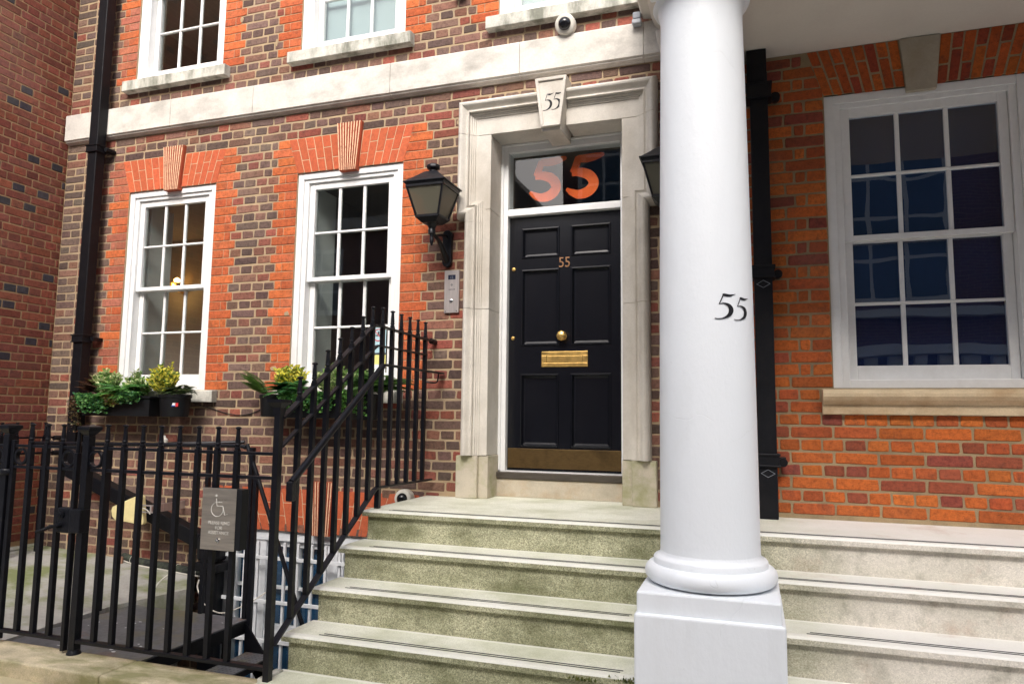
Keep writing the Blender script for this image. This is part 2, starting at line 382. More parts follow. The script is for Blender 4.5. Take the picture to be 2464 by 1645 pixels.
# ---------------------------------------------------------------- bricks
def jit(c, a=.18, h=.06):
    k = 1 + random.uniform(-a, a); return (c[0] * k * (1 + random.uniform(-h, h)), c[1] * k * (1 + random.uniform(-h, h)), c[2] * k)
def brick_geo(q, front, depth, j):
    cutw = .004 if j < .0025 else .006
    """q: 4 (u,v) corners bl br tr tl in local units; returns verts (u,v,w) w = outward"""
    (a, b), (c, d), (e, f), (g, h) = q
    def L(p, r, t): return (p[0] + (r[0] - p[0]) * t, p[1] + (r[1] - p[1]) * t)
    w = max(.02, c - a); cu = min(.3, cutw / w); hh = max(.02, h - b); cv = min(.3, cutw / hh)
    P = [(a, b), (c, d), (e, f), (g, h)]
    ring = [L(P[0], P[1], cu), L(P[0], P[1], 1 - cu), L(P[1], P[2], cv), L(P[1], P[2], 1 - cv), L(P[2], P[3], cu), L(P[2], P[3], 1 - cu), L(P[3], P[0], cv), L(P[3], P[0], 1 - cv)]
    ring = [(u + random.uniform(-j, j), v + random.uniform(-j, j)) for u, v in ring]
    mu = sum(r[0] for r in ring) / 8; mv = sum(r[1] for r in ring) / 8
    ins = .0035
    r3 = [(u + (ins if u < mu else -ins), v + (ins if v < mv else -ins)) for u, v in ring]
    tilt = random.uniform(-.0012, .0012)
    vs = [(u, v, -depth) for u, v in ring] + [(u, v, front - .0035) for u, v in ring] + [(u, v, front + (tilt if u < mu else -tilt)) for u, v in r3]
    fs = []
    for k in range(2):
        fs += [(k * 8 + i, k * 8 + (i + 1) % 8, (k + 1) * 8 + (i + 1) % 8, (k + 1) * 8 + i) for i in range(8)]
    fs.append(tuple(range(16, 24)))
    return vs, fs
MESHC = {}
def emit(bricks, parent, to3, name, sname, mo, ma, cap=300, j=.0016, front=.004, depth=.012):
    """bricks: list of (quad, colour)"""
    scored = []
    for q, c in bricks:
        ps = [proj(to3(u, v, 0)) for u, v in q]
        ar = 0
        if all(ps):
            cx = sum(p[0] for p in ps) / 4; cy = sum(p[1] for p in ps) / 4
            if -8 < cx < 1032 and -8 < cy < 691:
                ar = abs(sum(ps[i][0] * ps[(i + 1) % 4][1] - ps[(i + 1) % 4][0] * ps[i][1] for i in range(4))) / 2
        scored.append((ar, q, c))
    scored.sort(key=lambda t: -t[0])
    single = [t for t in scored[:cap] if t[0] > 12]; rest = scored[len(single):]
    for ar, q, c in single:
        cu = sum(p[0] for p in q) / 4; cv = sum(p[1] for p in q) / 4
        w = q[1][0] - q[0][0]; h = q[3][1] - q[0][1]
        rect = abs(q[0][0] - q[3][0]) < 1e-4 and abs(q[1][0] - q[2][0]) < 1e-4 and abs(q[0][1] - q[1][1]) < 1e-4
        key = (name, parent.name, round(w / .012), round(h / .006), random.randrange(5)) if rect else None
        if key and key in MESHC: me, w0, h0 = MESHC[key]
        else:
            lq = [(u - cu, v - cv) for u, v in q]
            vs, fs = brick_geo(lq, front, depth, j)
            o3 = to3(0, 0, 0)
            me = bpy.data.meshes.new(name)
            me.from_pydata([tuple(to3(*v) - o3) for v in vs], [], fs)
            bm = bmesh.new(); bm.from_mesh(me); bmesh.ops.recalc_face_normals(bm, faces=bm.faces[:]); bm.to_mesh(me); bm.free()
            me.materials.append(mo); w0, h0 = w, h
            if key: MESHC[key] = (me, w0, h0)
        o = bpy.data.objects.new(name, me); COL.objects.link(o); o.parent = parent
        o.location = to3(cu, cv, 0) - wloc(parent)
        if rect:
            su = w / w0; o.scale = (su if abs((to3(1, 0, 0) - to3(0, 0, 0)).x) > .5 else 1, su if abs((to3(1, 0, 0) - to3(0, 0, 0)).y) > .5 else 1, h / h0)
        o.color = (*c, 1)
    if rest:
        m = MB()
        for ar, q, c in rest:
            vs, fs = brick_geo(q, front, depth, j)
            m.add([to3(*v) for v in vs], fs, c)
        m.build(sname, ma, parent, kind='stuff')

def cut(seg, holes, zb, zt):
    """seg (ub0,ub1,ut0,ut1) ; holes list of functions z-> (u0,u1) or None"""
    out = [seg]
    for hf in holes:
        ib = hf(zb + .002); it = hf(zt - .002)
        if not ib or not it: continue
        nxt = []
        for (b0, b1, t0, t1) in out:
            if b1 <= ib[0] and t1 <= it[0] or b0 >= ib[1] and t0 >= it[1]: nxt.append((b0, b1, t0, t1)); continue
            l = (b0, min(b1, ib[0]), t0, min(t1, it[0])); r = (max(b0, ib[1]), b1, max(t0, it[1]), t1)
            for s in (l, r):
                if s[1] - s[0] > .022 and s[3] - s[2] > .022: nxt.append(s)
        out = nxt
    return out
def rect_hole(x0, x1, z0, z1): return lambda z: (x0, x1) if z0 < z < z1 else None
def trap_hole(xb0, xb1, z0, xt0, xt1, z1):
    def f(z):
        if not z0 < z < z1: return None
        t = (z - z0) / (z1 - z0); return (xb0 + (xt0 - xb0) * t, xb1 + (xt1 - xb1) * t)
    return f
def quads(x0, x1, zb, zt, ju, jv, holes):
    res = []
    for (b0, b1, t0, t1) in cut((x0 + ju / 2, x1 - ju / 2, x0 + ju / 2, x1 - ju / 2), holes, zb, zt):
        res.append([(b0, zb + jv / 2), (b1, zb + jv / 2), (t1, zt - jv / 2), (t0, zt - jv / 2)])
    return res

def wall_mesh(u0, u1, v0, v1, holes, depth, to3):
    """flat wall with rectangular holes and reveals"""
    us = sorted(set([u0, u1] + [h[0] for h in holes] + [h[1] for h in holes])); vs = sorted(set([v0, v1] + [h[2] for h in holes] + [h[3] for h in holes]))
    us = [u for u in us if u0 <= u <= u1]; vs = [v for v in vs if v0 <= v <= v1]
    m = MB()
    for i in range(len(us) - 1):
        for k in range(len(vs) - 1):
            cu = (us[i] + us[i + 1]) / 2; cv = (vs[k] + vs[k + 1]) / 2
            if any(h[0] < cu < h[1] and h[2] < cv < h[3] for h in holes): continue
            for w in (0, -depth):
                m.add([to3(us[i], vs[k], w), to3(us[i + 1], vs[k], w), to3(us[i + 1], vs[k + 1], w), to3(us[i], vs[k + 1], w)], [(0, 1, 2, 3)])
    for h in holes:
        a, b, c, d = max(h[0], u0), min(h[1], u1), max(h[2], v0), min(h[3], v1)
        for p, q in (((a, c), (b, c)), ((b, c), (b, d)), ((b, d), (a, d)), ((a, d), (a, c))):
            m.add([to3(*p, 0), to3(*q, 0), to3(*q, -depth), to3(*p, -depth)], [(0, 1, 2, 3)])
    return m

ORANGE = [(.53, .132, .046), (.58, .150, .050), (.47, .118, .046), (.53, .138, .056), (.49, .112, .042)]
PLUM = [(.195, .112, .084), (.160, .098, .080), (.215, .112, .080), (.115, .074, .062), (.235, .108, .074), (.185, .120, .096), (.140, .090, .074)]
REDPLUM = [(.29, .088, .060), (.24, .080, .060)]
def plum(x, z):
    r = random.random(); pr = .10 + (.22 if x > -2.5 else 0)
    c = random.choice(REDPLUM) if r < pr else random.choice(PLUM)
    if x < -5.5: c = tuple(v * k for v, k in zip(c, (1.0, 1.08, 1.08)))
    return jit(c, .22)

# ---------------------------------------------------------------- ground, road, pavement
CH = .0729; ZB = 1.7956
MB().box(-60, 60, -40, -2.31, -.3, .0).build('street', M_ROAD)['kind'] = 'structure'
MB().box(-30, 30, -5.6, -1.99, -.25, .17).build('pavement', M_PAVE, bevel=.01)['kind'] = 'structure'
MB().box(-6.5, -2.26, -1.98, 0.0, -1.75, -1.6).build('area_floor', M_CONC)['kind'] = 'structure'

# ---------------------------------------------------------------- main house
house = thing('brick_house', 'plum and orange brick town house with white sash windows and the black front door', 'house', (-3, 0, 0))
T3 = lambda u, v, w: Vector((u, -w, v))
WX = [(-5.21, -4.268), (-3.455, -2.505)]; UX = [(-5.23, -4.27), (-3.48, -2.522), (-1.74, -.79)]
ZS, ZT = 1.7956, 3.545; UZ = 4.566
HO = [(a, b, ZS, ZT) for a, b in WX] + [(-1.90, -.69, 1.02, 3.80)] + [(a, b, UZ, 6.4) for a, b in UX] + [(-4.02, -2.18, -1.0, .712)]
wall_mesh(-5.99, .3, -1.6, 6.6, HO, .30, T3).build('wall', M_MORTAR, house)
holes = [rect_hole(*h) for h in HO]
holes[2] = rect_hole(-1.945, -.64, 1.0, 3.90)
holes.append(rect_hole(-2.015, -.57, 3.04, 3.915))
holes.append(rect_hole(-6.1, .4, 4.056, 4.345))
archs = [(-5.213, -4.265, -5.305, -4.180), (-3.458, -2.503, -3.552, -2.418)]
for b0, b1, t0, t1 in archs: holes.append(trap_hole(b0, b1, ZT, t0, t1, 3.837))
holes.append(trap_hole(-4.02, -2.18, .712, -4.215, -1.99, 1.037))
plumb, orang = [], []
n0 = int(round((-.95 - ZB) / CH))
for n in range(n0, 64):
    zb = ZB + CH * n; zt = zb + CH; zm = (zb + zt) / 2; even = n % 2 == 0
    gf = 0 <= n < 28; up = n >= 38
    qu = []
    if gf: qu = WX
    elif up: qu = UX
    blocks = []     # orange spans
    for a, b in qu:
        wl_ = [.228] if even else [.115, .062]
        if gf and n >= 24:   # beside arch
            t = (zm - ZT) / .292; ext = .228 if even else .177
            blocks.append((a - .0 - ext - .02, a, 'A')); blocks.append((b, b + ext + .02, 'A'))
        else:
            blocks.append((a - sum(wl_), a, 'L')); blocks.append((b, b + sum(wl_), 'R'))
    for a, b, k in blocks:
        L_ = b - a
        if even or k == 'A': spans = [(a, b)]
        elif k == 'L': spans = [(a, a + .062), (a + .062, b)]
        else: spans = [(a, a + .115), (a + .115, b)]
        for p, q in spans:
            for Q in quads(p, q, zb, zt, .005, .006, holes): oc = jit(random.choice(ORANGE), .10, .03); orang.append((Q, oc if (p + q) / 2 > -5.1 or random.random() < .35 else (oc[0] * .80, oc[1] * 1.02, oc[2] * 1.6)))
    # plum fill
    free = [(-5.99, .25)]
    obst = [(a, b) for a, b, k in blocks] + [(h[0], h[1]) for h in HO if h[2] < zm < h[3]]
    if gf or up: pass
    for a, b in obst:
        nf = []
        for p, q in free:
            if b <= p or a >= q: nf.append((p, q)); continue
            if a - p > .03: nf.append((p, a))
            if q - b > .03: nf.append((b, q))
        free = nf
    for p, q in free:
        if zm < 1.03 and p > -2.3: continue
        L_ = q - p
        if even:
            pat = [.228, .228, .116, .228, .116] if L_ > .9 else ([.228, .116] if L_ > .25 else [L_])
        else: pat = [.1165]
        seq = []; x = p; i = random.randrange(len(pat)) if L_ > .9 else 0
        while x < q - .03:
            w = pat[i % len(pat)] * random.uniform(.97, 1.03); i += 1
            if q - (x + w) < .05: w = q - x
            seq.append((x, x + w)); x += w
        sc = 1
        for s0, s1 in seq:
            for Q in quads(s0, s1, zb, zt, .0135, .0140, holes):
                if zm < 1.035 and Q[0][0] > -2.23: continue
                plumb.append((Q, plum((s0 + s1) / 2, zm)))
emit(plumb, house, T3, 'brick', 'bricks', M_BRICK_O, M_BRICK_A, 300, .0034, .0040)
emit(orang, house, T3, 'orange_brick', 'orange_bricks', M_BRICK_O, M_BRICK_A, 300, .0010, .0052)

# gauged flat arches
def flat_arch(parent, b0, b1, z0, t0, t1, z1, keys, yoff=0.0, n=17, rough=False):
    ar = []; jw = .0028 if not rough else .010
    MB().prism([(b0 + .004, z0), (b1 - .004, z0), (t1 - .004, z1), (t0 + .004, z1)], yoff - .0022, yoff + .02).build('arch_joint', M_PUTTY if not rough else M_MORTAR_R, parent)
    kb, kt = keys
    for side in (0, 1):
        xb0, xb1, xt0, xt1 = (b0, kb[0], t0, kt[0]) if side == 0 else (kb[1], b1, kt[1], t1)
        m = n // 2
        for i in range(m):
            f0, f1 = i / m, (i + 1) / m
            A = (xb0 + (xb1 - xb0) * f0, xt0 + (xt1 - xt0) * f0); B = (xb0 + (xb1 - xb0) * f1, xt0 + (xt1 - xt0) * f1)
            s = .36 if (i + side) % 2 else .66
            for za, zb_ in ((0, s), (s, 1)):
                def X(e, t): return e[0] + (e[1] - e[0]) * t
                H = z1 - z0
                Q = [(X(A, za) + jw / 2, z0 + H * za + (jw / 2 if za else 0)), (X(B, za) - jw / 2, z0 + H * za + (jw / 2 if za else 0)),
                     (X(B, zb_) - jw / 2, z0 + H * zb_ - (jw / 2 if zb_ < 1 else 0)), (X(A, zb_) + jw / 2, z0 + H * zb_ - (jw / 2 if zb_ < 1 else 0))]
                col = jit((.50, .115, .050), .10, .04) if not rough else jit(random.choice([(.46, .10, .025), (.52, .125, .025), (.34, .065, .03)]), .15)
                ar.append((Q, col))
    return ar
ARCH = []
def fluted(parent, b0, b1, z0, t0, t1, z1, y=-.043, n=9):
    m = MB(); zb, zt = z0, z1
    m.prism([(b0, zb), (b1, zb), (t1, zt), (t0, zt)], -.030, .02)
    for i in range(n):
        f0 = (i + .10) / n; f1 = (i + .90) / n
        a0 = b0 + (b1 - b0) * f0; a1 = b0 + (b1 - b0) * f1; c0 = t0 + (t1 - t0) * f0; c1 = t0 + (t1 - t0) * f1
        pr = []
        for k in range(6):
            th = math.pi * k / 5; pr.append((.5 - .5 * math.cos(th), math.sin(th)))
        vs = []
        for (l, r, z) in ((a0, a1, zb + .001), (c0, c1, zt - .001)):
            for u, d in pr: vs.append((l + (r - l) * u, -.029 - .016 * d, z))
        fs = [(k, k + 1, k + 7, k + 6) for k in range(5)] + [tuple(range(5, -1, -1)), tuple(range(6, 12))]
        m.add(vs, fs)
    return m.build('keystone', M_FLUTE, parent)
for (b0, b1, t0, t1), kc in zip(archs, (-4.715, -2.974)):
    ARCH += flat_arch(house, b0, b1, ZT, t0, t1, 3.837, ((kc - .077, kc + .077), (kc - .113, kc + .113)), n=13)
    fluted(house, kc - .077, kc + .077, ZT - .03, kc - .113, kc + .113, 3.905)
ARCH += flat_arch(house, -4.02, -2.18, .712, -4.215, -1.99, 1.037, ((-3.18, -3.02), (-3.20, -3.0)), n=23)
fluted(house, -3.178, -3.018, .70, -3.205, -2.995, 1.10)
emit(ARCH, house, T3, 'arch_brick', 'arch_bricks', M_RUB_O, M_RUB_A, 300, .0004, .0045)

for px_, pz_, w_, h_ in ((-4.065, 5.24, .06, .035), (-4.09, 4.97, .035, .055), (-3.60, 1.966, .075, .035), (-3.50, 2.40, .05, .05), (-2.05, 3.80, .03, .05), (-3.72, 4.70, .03, .07), (-3.98, 3.90, .05, .02)):
    n_ = 13; pl_ = [(px_ + w_ / 2 * random.uniform(.6, 1.2) * math.cos(2 * math.pi * k / n_), pz_ + h_ / 2 * random.uniform(.6, 1.2) * math.sin(2 * math.pi * k / n_)) for k in range(n_)]
    MB().prism(pl_, -.0085, .0).build('mortar_patch', M_MORTAR, house, bevel=.002)
# string course of stone blocks
def profile_run(prof, x0, x1):
    m = MB(); n = len(prof)
    m.add([(x0, y, z) for y, z in prof] + [(x1, y, z) for y, z in prof], [(i, i + 1, n + i + 1, n + i) for i in range(n - 1)] + [tuple(range(n)), tuple(range(2 * n - 1, n - 1, -1)), (n - 1, 0, n, 2 * n - 1)])
    return m
sp = [(.02, 4.352), (-.058, 4.326), (-.062, 4.318), (-.062, 4.086), (-.048, 4.080), (-.046, 4.070), (-.030, 4.066), (-.022, 4.058), (.02, 4.056)]
xs = [-5.972, -4.751, -3.888, -2.61, -1.554, -.657, -.2]
for a, b in zip(xs, xs[1:]): profile_run(sp, a + .0012, b - .0012).build('string_course_stone', M_STONE_B, house, bevel=.003)

# sash windows ---------------------------------------------------------------
def make_window(parent, x0, x1, z0, z1, y, glass=M_GLASS, cols=3, label=None):
    """y: plane of the outer face of the frame"""
    cx = (x0 + x1) / 2
    f = MB()
    fo, fi = .052, .092
    for k, (inset, w, yy, d) in enumerate(((0.0, fo, y + .012, .05), (fo, fi - fo, y + .026, .12))):
        a0, a1, c1 = x0 + inset, x1 - inset, z1 - inset
        f.box(a0, a0 + w, yy, yy + d, z0, c1); f.box(a1 - w, a1, yy, yy + d, z0, c1)
        f.box(a0 + w, a1 - w, yy, yy + d, c1 - w * (.75 if k else 1), c1)
    f.box(x0 + fi, x1 - fi, y + .03, y + .16, z0, z0 + .05)
    win = f.build('window', M_WPAINT, parent, bevel=.003)
    if label: win['label'] = label
    zt = z1 - .082; zb = z0 + .05; zm = (z0 + .135 + z1 - .135) / 2 + .004
    xi0, xi1 = x0 + fi, x1 - fi
    st = .050
    for nm, ya, za, zc, rb, rt in (('upper_sash', y + .045, zm - .016, zt, .034, .052), ('lower_sash', y + .092, zb, zm + .016, .085, .034)):
        s = MB()
        s.box(xi0 + .002, xi0 + st, ya, ya + .042, za, zc); s.box(xi1 - st, xi1 - .002, ya, ya + .042, za, zc)
        s.box(xi0 + st, xi1 - st, ya, ya + .042, za, za + rb); s.box(xi0 + st, xi1 - st, ya, ya + .042, zc - rt, zc)
        s.build(nm, M_WPAINT, win, bevel=.003)
        g0, g1, h0, h1 = xi0 + st, xi1 - st, za + rb, zc - rt
        cw = (g1 - g0) / cols; zmid = (h0 + h1) / 2; bw = .0125
        for i in range(1, cols):
            for (p, q) in ((h0, zmid - .009), (zmid + .009, h1)):
                b = MB(); xx = g0 + cw * i; b.prism([(xx - bw, p), (xx + bw, p), (xx + bw, q), (xx - bw, q)], ya + .012, ya + .036)
                b.build('glazing_bar', M_WPAINT, win, bevel=.004, seg=1)
        MB().box(g0, g1, ya + .009, ya + .038, zmid - .009, zmid + .009).build('glazing_bar', M_WPAINT, win, bevel=.004, seg=1)
        for i in range(cols):
            for (p, q) in ((h0, zmid), (zmid, h1)):
                MB().box(g0 + cw * i + .002, g0 + cw * (i + 1) - .002, ya + .021, ya + .025, p + .002, q - .002).build('pane', glass, win)
    return win
def sill(parent, x0, x1, zt, h, proj_, y=0.0, mat=M_SILL):
    m = MB(); n = 9; vs = []
    return profile_run([(y + .11, zt + .008), (y - proj_ + .004, zt - .006), (y - proj_, zt - .012), (y - proj_, zt - h), (y - proj_ + .03, zt - h - .002), (y + .05, zt - h)], x0, x1).build('sill', mat, parent, bevel=.004)
names = ['ground floor sash window with the trough of shrubs below it', 'ground floor sash window beside the lantern']
for (a, b), nm in zip(WX, names):
    w = make_window(house, a, b, ZS, ZT, .0, label=nm); sill(w, a - .10, b + (.13 if a < -4 else .055), ZS, .10, .062)
for i, (a, b) in enumerate(UX):
    w = make_window(house, a, b, UZ, 6.32, .0, label='upper sash window over the white stone band'); sill(w, a - .08, b + .085 if i < 2 else b + .12, UZ, .10, .075)
# rooms behind the windows
def room(x0, x1, y0, y1, z0, z1, mat, parent, name='room'):
    m = MB()
    m.add([(x0, y1, z0), (x1, y1, z0), (x1, y1, z1), (x0, y1, z1)], [(0, 1, 2, 3)]); m.add([(x0, y0, z0), (x0, y1, z0), (x0, y1, z1), (x0, y0, z1)], [(0, 1, 2, 3)])
    m.add([(x1, y0, z0), (x1, y1, z0), (x1, y1, z1), (x1, y0, z1)], [(0, 1, 2, 3)]); m.add([(x0, y0, z0), (x1, y0, z0), (x1, y1, z0), (x0, y1, z0)], [(0, 1, 2, 3)])
    m.add([(x0, y0, z1), (x1, y0, z1), (x1, y1, z1), (x0, y1, z1)], [(0, 1, 2, 3)])
    return m.build(name, mat, parent)
room(-7.6, -3.9, .302, 2.2, 1.2, 3.75, M_ROOM, house); room(-3.88, -2.2, .302, 2.6, 1.2, 3.75, M_ROOM, house)
room(-7.4, -3.9, .302, 3, 4.4, 6.7, M_ROOM, house); MB().box(-3.40, -2.60, .165, .17, 4.60, 6.3).build('blind', M_BLIND, house); MB().box(-1.66, -.87, .165, .17, 4.60, 6.3).build('blind', M_BLIND, house)
MB().box(-3.93, -2.27, .112, .118, -.04, .63).build('blind', M_BBLUE, house); MB().box(-3.93, -2.27, .112, .118, -.94, -.13).build('blind', M_BBLUE, house)
# shutters seen inside the two ground floor windows
for a, b in WX:
    m = MB()
    m.box(a + .06, a + .10, .165, .42, ZS + .1, ZT - .08); m.box(b - .10, b - .06, .165, .42, ZS + .1, ZT - .08)
    m.build('shutter', M_WPAINT, house, bevel=.004)
lampo = thing('wall_light', 'glowing brass wall light seen inside the left ground floor window', 'lamp', (-6.62, 2.05, 3.08))
MB().lathe([(.02, 2.19), (.035, 2.17), (.03, 2.1)], -6.62, 3.10, 16, 'y').build('backplate', M_BRASS, lampo, smooth=True)
MB().lathe([(.035, 3.09), (.055, 3.12), (.09, 3.17), (.09, 3.175), (.05, 3.175)], -6.62, 2.06, 20).build('lamp_shade', M_BRASS, lampo, smooth=True)
MB().lathe([(.012, 3.18), (.035, 3.20), (.035, 3.225), (.01, 3.245)], -6.62, 2.06, 16).build('bulb', M_BULB, lampo, smooth=True)
pl = bpy.data.lights.new('lamp_light', 'POINT'); pl.energy = 2.2; pl.color = (1, .6, .2); pl.shadow_soft_size = .05
po = bpy.data.objects.new('lamp_light', pl); COL.objects.link(po); po.parent = lampo; po.location = Vector((-6.62, 1.97, 3.12)) - Vector((-6.62, 2.05, 3.08))

# stone door surround ---------------------------------------------------------
DC = -1.293
def sweep(path, prof, z_keep=None):
    """path: (x,z) outer edge polyline; prof: (d inward to the right of travel, y)."""
    m = MB(); P = [Vector(p) for p in path]; k = len(P); rows = []
    for i in range(k):
        if i == 0: t = (P[1] - P[0]).normalized(); nv = Vector((t.y, -t.x)); s = 1
        elif i == k - 1: t = (P[-1] - P[-2]).normalized(); nv = Vector((t.y, -t.x)); s = 1
        else:
            a = (P[i] - P[i - 1]).normalized(); b = (P[i + 1] - P[i]).normalized()
            na = Vector((a.y, -a.x)); nb = Vector((b.y, -b.x)); nv = na + nb; nv = nv / nv.dot(na)
        rows.append([(P[i].x + nv.x * d, y, P[i].y + nv.y * d) for d, y in prof])
    n = len(prof)
    for r in rows: m.add(r, [])
    m.f = []; m.c = []
    for i in range(k - 1):
        for j in range(n - 1):
            m.f.append((i * n + j, i * n + j + 1, (i + 1) * n + j + 1, (i + 1) * n + j)); m.c.append(None)
        m.f.append((i * n + n - 1, i * n, (i + 1) * n, (i + 1) * n + n - 1)); m.c.append(None)
    m.f += [tuple(range(n)), tuple(range((k - 1) * n, k * n))]; m.c += [None, None]
    return m
def mir(m):
    o = MB(); o.v = [(2 * DC - x, y, z) for x, y, z in m.v]; o.f = [tuple(reversed(f)) for f in m.f]; o.c = m.c[:]; return o
prof = [(0, .02), (0, -.050), (.004, -.070)] + [(.006 + .034 * math.sin(a), -.070 - .052 * (1 - math.cos(a))) for a in ()]
prof = [(0, .02), (0, -.060), (.003, -.078), (.010, -.096), (.020, -.110), (.031, -.117), (.042, -.114), (.052, -.104), (.060, -.092), (.067, -.084), (.074, -.081), (.081, -.084), (.087, -.091), (.0895, -.092), (.090, -.066), (.103, -.065), (.1035, -.055), (.115, -.054), (.1155, -.046), (.127, -.045), (.1275, -.036), (.15, -.034), (.15, .02)]
xo = -2.024 + .006; xl = -1.956
for mm in (lambda m: m, mir):
    for path in ([(xl, 1.334), (xl, 2.368)], [(xl, 2.371), (xl, 2.9985)]):
        mm(sweep(path, prof)).build('surround_stone', M_STONE, house)
    # ear block and upper jamb
    e = sweep([(xl, 3.0), (xl, 3.035), (xo, 3.035), (xo, 3.20), (xo, 3.662)], prof)
    mm(e).build('surround_stone', M_STONE, house)
    mm(sweep([(xo, 3.665), (xo, 3.918), (DC - .10, 3.918)], prof)).build('surround_stone', M_STONE, house)
    # inner flat jambs and plinth blocks
    for za, zb_ in ((1.334, 2.368), (2.3705, 3.098), (3.1005, 3.66)):
        mm(MB().box(-1.955, -1.772, -.036, .335, za, zb_)).build('surround_stone', M_STONE, house, bevel=.003)
    mm(MB().box(-1.955, DC - .085, -.0365, .335, 3.6625, 3.90)).build('surround_stone', M_STONE, house, bevel=.003)
    mm(MB().box(-1.993, -1.832, -.066, .05, 1.037, 1.332)).build('plinth_stone', mat_rough('plinth_stone', (.56, .50, .40), .14, 7, 120, .002, .88, (.26, .27, .11), .7, 4.5, (1, 1, 1.2), dlo=.44, dhi=.66) if mm is not mir else bpy.data.materials['plinth_stone'], house, bevel=.008)
    mm(MB().box(-1.834, -1.764, -.030, .19, 1.037, 1.3315)).build('plinth_stone', bpy.data.materials['plinth_stone'], house, bevel=.005)
# the keystone with its border and number
ks = MB().prism([(-1.362, 3.622), (-1.224, 3.622), (-1.178, 3.980), (-1.408, 3.980)], -.140, .16).build('keystone', M_STONE, house, bevel=.004)
fr = MB()
O = [(-1.362, 3.622), (-1.224, 3.622), (-1.178, 3.980), (-1.408, 3.980)]; I = [(-1.342, 3.645), (-1.244, 3.645), (-1.203, 3.957), (-1.383, 3.957)]
for i in range(4):
    j = (i + 1) % 4; fr.prism([O[i], O[j], I[j], I[i]], -.152, -.138)
fr.build('border', M_STONE, ks, bevel=.003)
kb = MB().prism([(-1.362, 3.600), (-1.224, 3.600), (-1.224, 3.6225), (-1.362, 3.6225)], -.120, .17).build('soffit_block', M_STONE, ks, bevel=.003)

def ribbon(strokes, place, n=7):
    """strokes: list of [(u,v,w)...]; place(u,v)->xyz"""
    m = MB()
    for si, st in enumerate(strokes):
        P = chain([(a, b, c) for a, b, c in st], n); L = []
        for i, p in enumerate(P):
            q = P[min(i + 1, len(P) - 1)] - P[max(i - 1, 0)]; t = Vector((q.x, q.y)).normalized() if Vector((q.x, q.y)).length > 1e-6 else Vector((1, 0))
            nn = Vector((-t.y, t.x)); w = max(.004, p.z) / 2
            L.append((p.x + nn.x * w, p.y + nn.y * w, p.x - nn.x * w, p.y - nn.y * w))
        k = len(L); vs = []
        for a, b, c, d in L: vs += [place(a, b, si), place(c, d, si)]
        m.add(vs, [(2 * i, 2 * i + 1, 2 * i + 3, 2 * i + 2) for i in range(k - 1)])
    return m
FIVE_SERIF = [[(.26, .93, .03), (.30, .95, .10), (.46, .93, .09), (.60, .965, .04), (.68, 1.0, .012)], [(.285, .96, .035), (.22, .78, .035), (.155, .60, .03)],
              [(.15, .60, .02), (.30, .625, .05), (.46, .54, .12), (.52, .37, .155), (.45, .18, .12), (.27, .055, .05), (.10, .03, .035), (.015, .05, .03)]]
FIVE_BRUSH_ = [[(.34, .93, .14), (.60, .92, .165), (.84, .945, .14), (1.0, .975, .09), (1.06, .965, .05)], [(.38, .97, .15), (.31, .78, .16), (.22, .60, .14)],
              [(.19, .60, .12), (.40, .605, .17), (.66, .51, .20), (.78, .31, .215), (.64, .13, .205), (.38, .075, .17), (.17, .15, .12), (.05, .235, .06)]]
FIVE_BRUSH = [[(a, b, c * 1.24) for a, b, c in st_] for st_ in FIVE_BRUSH_]
def num55(strokes, place_xy, name, mat, parent, gap=.62, w=.55, dv=0.0, s2=1.0):
    m = MB()
    for k in range(2):
        r = ribbon(strokes, lambda u, v, si: place_xy(k * gap + u * (s2 if k else 1), v * (s2 if k else 1) + (dv if k else 0), si))
        m.add(r.v, r.f)
    return m.build(name, mat, parent)
num55(FIVE_SERIF, lambda u, v, si: (-1.352 + .118 * u, -.1412 - .0002 * si, 3.738 + .125 * v), 'number', M_BLACKP, ks, gap=.53)
MB().box(-1.785, -.800, .16, .30, 1.0375, 1.164).build('threshold_stone', mat_rough('threshold_stone', (.52, .46, .36), .2, 9, 160, .003, .9, (.42, .27, .14), .5, 6), house, bevel=.004)
MB().box(-1.790, -.796, .148, .26, 1.166, 1.211).build('threshold', M_BRONZE, house, bevel=.003)
MB().box(-1.775, -.81, .20, .32, 1.2115, 1.219).build('sill_strip', M_WPAINT, house)

# door frame, fanlight, door -----------------------------------------------------
df = MB()
for a, b in ((-1.7715, -1.719), (-.867, -.8145)): df.box(a, b, .205, .33, 1.219, 3.662)
df.box(-1.719, -.867, .21, .33, 3.603, 3.6615); df.box(-1.719, -.867, .2, .33, 3.106, 3.148); df.box(-1.719, -.867, .215, .33, 3.149, 3.162)
for a, b in ((-1.7715, -1.752), (-.834, -.8145)): df.box(a, b, .188, .2045, 1.219, 3.645)
df.box(-1.7715, -.8145, .188, .2045, 3.646, 3.6615)
door_frame = df.build('door_frame', M_WPAINT, house, bevel=.003)
fan = MB().box(-1.7185, -.8675, .248, .252, 3.1625, 3.6025).build('fanlight', M_GLASSF, house)
num55(FIVE_BRUSH, lambda u, v, si: (-1.577 + .282 * u, .2536 + .0003 * si, 3.222 + .318 * v), 'number', M_ORANGE, fan, gap=1.01, dv=.0, s2=1.0)
room(-1.8, -.8, .34, 2.6, 1.2, 3.9, M_ROOM, house)
P6 = [(-1.621, -1.326, 2.784, 3.016), (-1.242, -.944, 2.784, 3.016), (-1.621, -1.326, 2.126, 2.702), (-1.242, -.944, 2.126, 2.702), (-1.621, -1.326, 1.388, 1.923), (-1.242, -.944, 1.388, 1.923)]
dm = wall_mesh(-1.7155, -.8705, 1.222, 3.101, P6, .022, lambda u, v, w: Vector((u, .25 - w, v)))
door = dm.build('door', M_DOOR, house, bevel=0)
